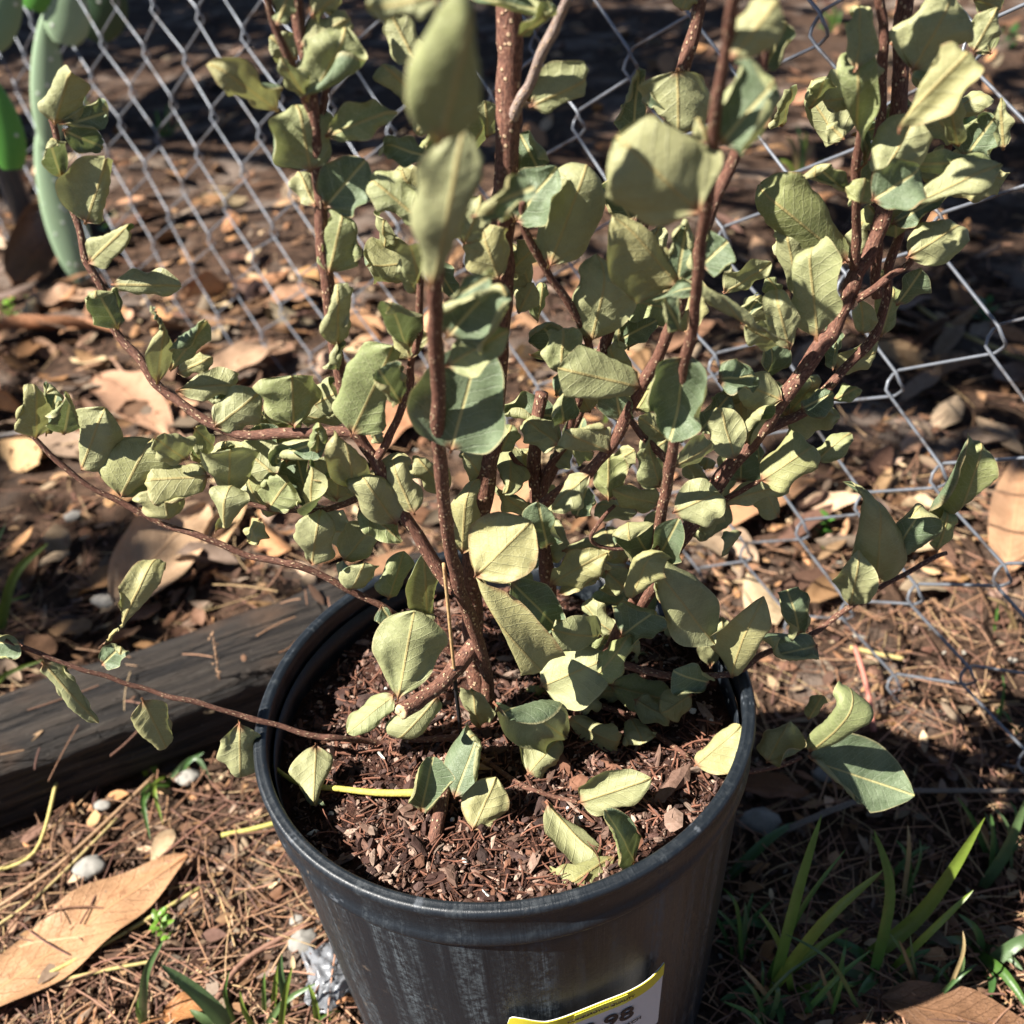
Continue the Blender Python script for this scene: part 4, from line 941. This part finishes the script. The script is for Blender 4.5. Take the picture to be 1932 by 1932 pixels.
def film():
    b = MB(); rows = []
    for i in range(26):
        row = []
        for j in range(26):
            x, y = i/25, j/25; p = ground(575+95*x+10*math.sin(y*5), 1900-125*y+22*math.sin(x*4)); p = p+Vector((0, 0, .006+.012*abs(noise.fractal(Vector((x*3.1, y*3.1, 2)), .8, 2, 3))+.012*math.sin(math.pi*x)*math.sin(math.pi*y)))
            row.append(p)
        rows.append(row)
    b.grid(rows); b.grid([[p-Vector((0, 0, .0004)) for p in r_] for r_ in rows], flip=True)
    tag(recenter(b.build('plastic_scrap', M['film'])), 'crumpled translucent grey plastic scrap against the left foot of the pot', 'plastic scrap')
film()

# ------------------------------------------------------------------ grass and weeds
def blade(b, P, w, col, fold=.35, NV=12):
    Q = smoothpath(P, max(2, NV//(len(P)-1))); n = len(Q); rows = []; cols = []
    for i, p in enumerate(Q):
        t = (Q[min(i+1, n-1)]-Q[max(i-1, 0)]).normalized(); s = t.cross((CAM-p).normalized()); s = (s+Vector((.25, .1, 0))).normalized(); s = (s-t*s.dot(t)).normalized(); nn = s.cross(t)
        v = i/(n-1); h = w/2*(min(1, .45+v*3))*max(.03, (1-v**3.2))
        rows.append([p-s*h+nn*h*fold, p-s*h*.5+nn*h*fold*.4, p, p+s*h*.5+nn*h*fold*.4, p+s*h+nn*h*fold])
    b.grid(rows, None, (*col, 1))
GREEN = [(.075, .155, .03), (.105, .19, .035), (.06, .13, .035), (.16, .215, .035), (.095, .155, .06)]
def tuft(name, base, blades, label, cat='grass', group='tufts of green grass', cols=GREEN, yb=.0):
    B0 = ground(*base); root = empty(name, B0, label, cat, group); r_ = random.Random(int(base[0]))
    for bl in blades:
        u_, v_, wpx = bl[:3]; o = bl[3] if len(bl) > 3 else {}
        bs = ground(*o['b']) if 'b' in o else B0+Vector((r_.gauss(0, .009), r_.gauss(0, .006), 0))
        tip = at(u_, v_, bs.y+o.get('y', .01)) if not o.get('lie') else ground(u_, v_)+Vector((0, 0, .014))
        if tip.z < gz(tip.x, tip.y)+.004: tip = ground(u_, v_)+Vector((0, 0, .006))
        mid = (bs+tip)/2; L = (tip-bs).length; mid = mid+Vector((0, -.02, .10)).normalized()*L*o.get('arc', .16)
        if 'm' in o: mid = at(*o['m'], bs.y+o.get('y', .01)*.5)
        w_ = wpx*.84*pix(mid)[2]/FPX; c = o.get('c', r_.randrange(len(cols))); dead = wpx < 13 and r_.random() < .2
        b = MB(); blade(b, [bs-Vector((0, 0, .004)), mid, tip+Vector((r_.gauss(0, .004), 0, -abs(r_.gauss(0, .004)) if wpx < 13 else 0))], w_, jit((.30, .22, .10) if dead else cols[c], r_, .2)); b.build('blade', M['grass'], root)
tuft('grass_tuft', (1463,1862), [(1535,1538,26),(1576,1603,13),(1648,1641,27,{'c':3}),(1607,1750,17,{'c':3}),(1507,1569,24,{'b':(1367,1658),'c':2,'lie':1}),(1347,1764,19,{'b':(1477,1750),'c':2,'lie':1}),(1540,1932,16,{'lie':1,'c':2}),(1380,1905,26,{'lie':1,'c':2}),(1466,1960,22,{'lie':1,'c':2}),(1620,1880,20,{'lie':1,'c':3}),(1440,1720,16,{'y':.02})],
     'tall tuft of broad green blades in the shade nearest the pot')
tuft('grass_tuft', (1668,1838), [(1685,1562,26),(1829,1545,36,{'m':(1740,1720)}),(1853,1678,17,{'c':3}),(1590,1850,24,{'lie':1,'c':4}),(1615,1900,28,{'lie':1}),(1735,1915,22,{'lie':1}),(1560,1790,24,{'lie':1,'c':2}),(1760,1790,20,{'c':2})],
     'middle tuft of broad grass with one long upright blade, right of the pot')
tuft('grass_tuft', (1850,1800), [(1962,1755,30),(1820,1722,18),(1945,1935,26,{'lie':1}),(1745,1800,20,{'lie':1,'c':4}),(1945,1492,26,{'b':(1850,1675),'m':(1900,1600)}),(1925,1850,22,{'lie':1}),(1880,1905,20,{'lie':1,'c':2})],
     'grass tuft at the right edge with a blade rising out of the picture')
for k_, (bx_, by_, lb_) in enumerate([(1440,1930,'thin blades at the bottom edge right of the pot'), (1560,1900,'thin dark blades between the two front tufts at the lower right'), (1760,1880,'thin mixed blades at the bottom right beside the brown leaf'), (1400,1800,'sparse thin blades in the shade against the pot'), (1700,1700,'thin blades behind the middle tuft of broad grass'), (1880,1640,'thin blades behind the right edge tuft')]):
    rr_ = random.Random(k_+40)
    tuft('grass_tuft', (bx_, by_), [(bx_+rr_.uniform(-95, 95), by_-rr_.uniform(20, 150), rr_.uniform(7, 13), {'c': rr_.choice([0, 2, 2, 4]), 'arc': rr_.uniform(.05, .35)}) for _ in range(11)], lb_)
tuft('grass_tuft', (476,1945), [(321,1818,38,{'c':4,'arc':.03}),(413,1830,10),(440,1870,12,{'c':3}),(350,1905,22,{'c':4})], 'broad flat blades at the bottom edge left of the pot')
tuft('grass_tuft', (522,1925), [(530,1798,17),(538,1812,13,{'c':3}),(548,1830,12),(508,1830,10),(566,1822,15),(590,1855,16)], 'cluster of short upright blades beside the plastic scrap')
tuft('grass_tuft', (590,1940), [(597,1855,15),(650,1915,14,{'c':3}),(630,1900,10)], 'low blades at the foot of the pot on its left')
tuft('grass_tuft', (276,1945), [(309,1772,20,{'c':4}),(253,1873,10),(320,1920,10)], 'single long pale blade rising beside the big tan leaf')
tuft('grass_tuft', (301,1473), [(191,1408,14,{'m':(235,1388)}),(263,1378,13),(373,1420,15),(396,1507,12,{'m':(370,1430)}),(393,1483,12,{'m':(350,1450)}),(290,1606,14,{'lie':1,'arc':.3}),(270,1552,12,{'lie':1,'arc':.3}),(306,1569,12,{'lie':1,'arc':.3}),(245,1440,10)],
     'small star shaped tuft of thin blades in front of the timber')
tuft('grass_tuft', (-6,1190), [(91,1024,22),(17,981,12,{'c':4}),(50,1120,9,{'c':3})], 'bright blades entering at the left edge beside the timber')
tuft('grass_tuft', (-30,1350), [(164,1374,20,{'m':(70,1350),'c':4,'y':-.02}),(80,1245,14,{'c':3}),(60,1300,12)], 'blue green blade reaching over the timber from the left edge')
tuft('grass_tuft', (312,258), [(295,205,9),(330,200,9),(350,235,8),(280,240,8),(360,215,7),(318,190,8),(300,225,9)], 'small green tuft beyond the fence at upper left')
tuft('grass_tuft', (1510,330), [(1490,250,12),(1525,245,10),(1560,300,10),(1470,300,10),(1540,270,9),(1500,230,9)], 'blurred grass tuft beyond the fence at the upper right')
tuft('grass_tuft', (1820,260), [(1790,200,10),(1850,190,10),(1880,230,9),(1840,215,9)], 'thin grass behind the topmost leaves at the right edge')
tuft('grass_tuft', (1570,60), [(1550,20,9),(1590,15,9),(1610,50,8),(1540,50,8),(1575,5,8)], 'grass tuft far behind at the top of the picture')
tuft('grass_tuft', (1905,1200), [(1862,1120,11),(1880,1130,7),(1925,1150,7)], 'short green blade on the ground inside the last fence diamond')
tuft('grass_tuft', (1885,1365), [(1893,1270,7),(1870,1330,6),(1905,1320,6)], 'thin upright shoot right of the lowest fence wire')
tuft('grass_tuft', (1140,790), [(1168,770,8),(1180,742,9),(1160,750,7)], 'tiny green shoot seen between the middle leaves')
def weed(name, base, h, n, size, col, label, y=0):
    B0 = ground(*base); root = empty(name, B0, label, 'weed', 'small broadleaf weeds'); r_ = random.Random(int(base[0]+base[1]))
    b = MB(); top = B0+Vector((r_.gauss(0, .004), r_.gauss(0, .004), h)); P = smoothpath([B0, (B0+top)/2+Vector((.002, 0, 0)), top], 5); b.tube(P, .0008, 6, (*[c*.9 for c in col], 1)); b.build('stem', M['grass'], root)
    for k in range(n):
        t = (k+1)/n; p = B0+(top-B0)*t; a = k*2.4+r_.uniform(0, .6); L = size*r_.uniform(.7, 1.2)
        bl = MB(); litter_leaf(bl, p+Vector((math.cos(a), math.sin(a), .35))*L*.55, L, L*.6, a, jit(col, r_), r_, 0, 8, 2, curl=-.5, tilt=r_.uniform(.1, .7), bend=.2); bl.build('leaf', M['grass'], root)
weed('weed_seedling', (312,1775), .030, 9, .010, (.16, .30, .04), 'pale green seedling with tiny leaves standing on the big tan leaf')
weed('weed_seedling', (1545,1015), .030, 7, .012, (.08, .22, .03), 'bright green weed on the ground inside the fence right of the shrub')
weed('weed_seedling', (1562,1045), .010, 4, .011, (.22, .34, .03), 'yellow green sprout just below the bright green weed')
weed('weed_seedling', (1850,610), .035, 10, .020, (.04, .14, .02), 'dark green weed beyond the fence at the right')
weed('weed_seedling', (1640,430), .030, 6, .014, (.05, .14, .03), 'dim green weed behind the forked right stem')
weed('weed_seedling', (20,600), .028, 9, .017, (.14, .27, .02), 'lime green weed at the left edge above the rolled rust leaf')
weed('weed_seedling', (70,575), .018, 6, .015, (.08, .19, .02), 'small green weed beside the flat light tan leaf')
weed('weed_seedling', (212,460), .050, 4, .026, (.10, .25, .07), 'green sprig beside the leaning stem below the cactus')
weed('weed_seedling', (160,210), .030, 8, .020, (.07, .16, .03), 'low weed beyond the cactus at upper left')
weed('weed_seedling', (1300,60), .040, 8, .025, (.035, .10, .02), 'dark weed in the deep shade at the top')
weed('weed_seedling', (1590,1415), .012, 3, .009, (.15, .28, .03), 'tiny yellow green sprout beside the pinkish red stick')
weed('weed_seedling', (1900,95), .05, 10, .03, (.035, .10, .02), 'dark leafy weed far behind in the top right corner')

# ------------------------------------------------------------------ prickly pear
def pad(b, base, tip, width, thick, nrm, col, NV=22, NS=20):
    a = tip-base; L = a.length; a = a.normalized(); n = (nrm-a*nrm.dot(a)).normalized(); s = a.cross(n); rows = []
    for i in range(NV+1):
        v = i/NV; pr = max(.02, math.sin(math.pi*min(1, .06+v*.94)**.8)**.62)
        row = []
        for k in range(NS):
            an = 2*math.pi*k/NS; row.append(base+a*L*v+s*math.cos(an)*width/2*pr+n*math.sin(an)*thick/2*(pr**.6)*(1+.06*noise.noise(Vector((v*5, an, 1)))))
        rows.append(row)
    b.grid(rows, None, (*col, 1), wrap=True)
def build_cactus():
    base = onz(150, 520, 0); Yc = base.y
    root = empty('prickly_pear', base, 'prickly pear cactus with tall narrow grey green pads beside the fence post', 'cactus')
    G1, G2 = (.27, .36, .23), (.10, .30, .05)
    f = (CAM-base); f.z = 0; f.normalize()
    side = Vector((f.y, -f.x, 0))
    for (b0, b1, wpx, Y, rot, col) in (((158, 530), (72, 246), 76, Yc, .15, G1), ((94, 275), (86, 18), 62, Yc-.03, .1, G1), ((122, 82), (132, -55), 84, Yc-.05, .2, G1), ((-14, 90), (26, -70), 70, Yc-.25, .1, (.19, .29, .17)),
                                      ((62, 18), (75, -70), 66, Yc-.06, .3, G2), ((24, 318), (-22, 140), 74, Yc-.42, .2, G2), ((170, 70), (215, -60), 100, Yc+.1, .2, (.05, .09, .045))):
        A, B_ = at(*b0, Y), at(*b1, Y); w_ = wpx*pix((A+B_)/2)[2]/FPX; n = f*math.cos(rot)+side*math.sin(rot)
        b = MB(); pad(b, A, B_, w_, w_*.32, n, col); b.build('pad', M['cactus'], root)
build_cactus()

# ------------------------------------------------------------------ unseen trees placed outside the picture to shade the ground and block sky
def tree(x, y, H, rc, n, seed, label):
    root = empty('shade_tree', (x, y, 0), label, 'tree', 'unseen trees placed for their shade'); r_ = random.Random(seed)
    b = MB(); P = smoothpath([Vector((x, y, -.1)), Vector((x+.1, y, H*.3)), Vector((x-.05, y+.1, H*.6)), Vector((x, y, H))], 8); b.tube(P, [.16-.12*i/(len(P)-1) for i in range(len(P))], 14, rough=.15)
    for k in range(9):
        a = k*.7*2+r_.random(); z0 = H*r_.uniform(.45, .9); e = Vector((x+math.cos(a)*rc*.8, y+math.sin(a)*rc*.8, z0+H*.18)); s_ = Vector((x, y, z0))
        b.tube(smoothpath([s_, (s_+e)/2+Vector((0, 0, -.1)), e], 6), [.05-.04*i/12 for i in range(13)], 8, rough=.15)
    b.build('trunk', M['bark'], root); b = MB()
    cl = [(Vector((x, y, H*.85))+Vector((r_.gauss(0, .5)*rc, r_.gauss(0, .5)*rc, r_.gauss(0, .28)*rc)), rc*r_.uniform(.16, .34)) for _ in range(34)]
    for i in range(n):
        c, s = cl[r_.randrange(len(cl))]; p = c+Vector((r_.gauss(0, 1), r_.gauss(0, 1), r_.gauss(0, .7)))*s*.6
        litter_leaf(b, p, r_.uniform(.09, .17), r_.uniform(.04, .07), r_.uniform(0, 6.28), jit((.06, .10, .03), r_), r_, 0, 3, 1, tilt=r_.gauss(0, .6))
    b.build('crown', M['tree'], root)
tree(-4.6, 3.6, 3.8, 1.7, 5200, 1, 'unseen leafy tree beyond the left edge shading the far ground')
tree(-3.2, 6.2, 4.2, 1.9, 5200, 2, 'second unseen leafy tree farther back beyond the left edge')
tree(-3.1, 3.3, 3.5, 1.5, 3000, 6, 'unseen broad tree added beyond the left edge to cast the dark shade at the top')
tree(-2.0, 2.2, 2.7, .8, 1900, 7, 'unseen slender tree added just beyond the left edge for its shade')
tree(3.2, 1.2, 3.2, 1.9, 4200, 3, 'unseen leafy tree added beyond the right edge to block sky light')  # this and the next two are added, out of view, to screen off sky
tree(1.6, -3.4, 3.6, 2.0, 4200, 4, 'unseen leafy tree added behind the camera to block sky light')
tree(1.2, 7.6, 4.2, 2.2, 4200, 5, 'unseen leafy tree added far behind to block sky light')

def overhang(x, y, H, crowns, n, seed, label):
    """an added unseen tree with crowns set out to shade the yard; crowns = (x, y, z, radius)"""
    root = empty('shade_tree', (x, y, 0), label, 'tree', 'unseen trees placed for their shade'); r_ = random.Random(seed)
    b = MB(); b.tube(smoothpath([Vector((x, y, -.1)), Vector((x-.05, y+.05, H*.5)), Vector((x, y, H))], 8), [.10-.06*i/16 for i in range(17)], 12, rough=.15)
    for (cx, cy, cz, cr) in crowns:
        b.tube(smoothpath([Vector((x, y, H*.75)), Vector(((x+cx)/2, (y+cy)/2, (H+cz)/2+.1)), Vector((cx, cy, cz))], 6), [.04-.03*i/12 for i in range(13)], 8, rough=.15)
    b.build('trunk', M['bark'], root); b = MB(); tot = sum(c[3]**2 for c in crowns)
    for (cx, cy, cz, cr) in crowns:
        cl = [(Vector((cx, cy, cz))+Vector((r_.gauss(0, .5), r_.gauss(0, .5), r_.gauss(0, .25)))*cr, cr*r_.uniform(.2, .4)) for _ in range(14)]
        for i in range(int(n*cr*cr/tot)):
            c, s_ = cl[r_.randrange(len(cl))]; p = c+Vector((r_.gauss(0, 1), r_.gauss(0, 1), r_.gauss(0, .7)))*s_*.6
            litter_leaf(b, p, r_.uniform(.06, .12), r_.uniform(.03, .055), r_.uniform(0, 6.28), jit((.06, .10, .03), r_), r_, 0, 3, 1, tilt=r_.gauss(0, .6))
    b.build('crown', M['tree'], root)
overhang(-3.9, 2.2, 2.9, [(-1.15, .22, 2.5, .45), (-1.62, .14, 2.5, .30), (-1.35, .45, 2.5, .35), (-.95, .85, 2.5, .55), (-2.8, -.16, 2.5, .26), (-.5, 0.0, 2.5, .45)], 2500, 9, 'unseen tree added beyond the left edge, its crowns placed to shade the yard')  # added shade caster; each crown sits where its shadow is wanted
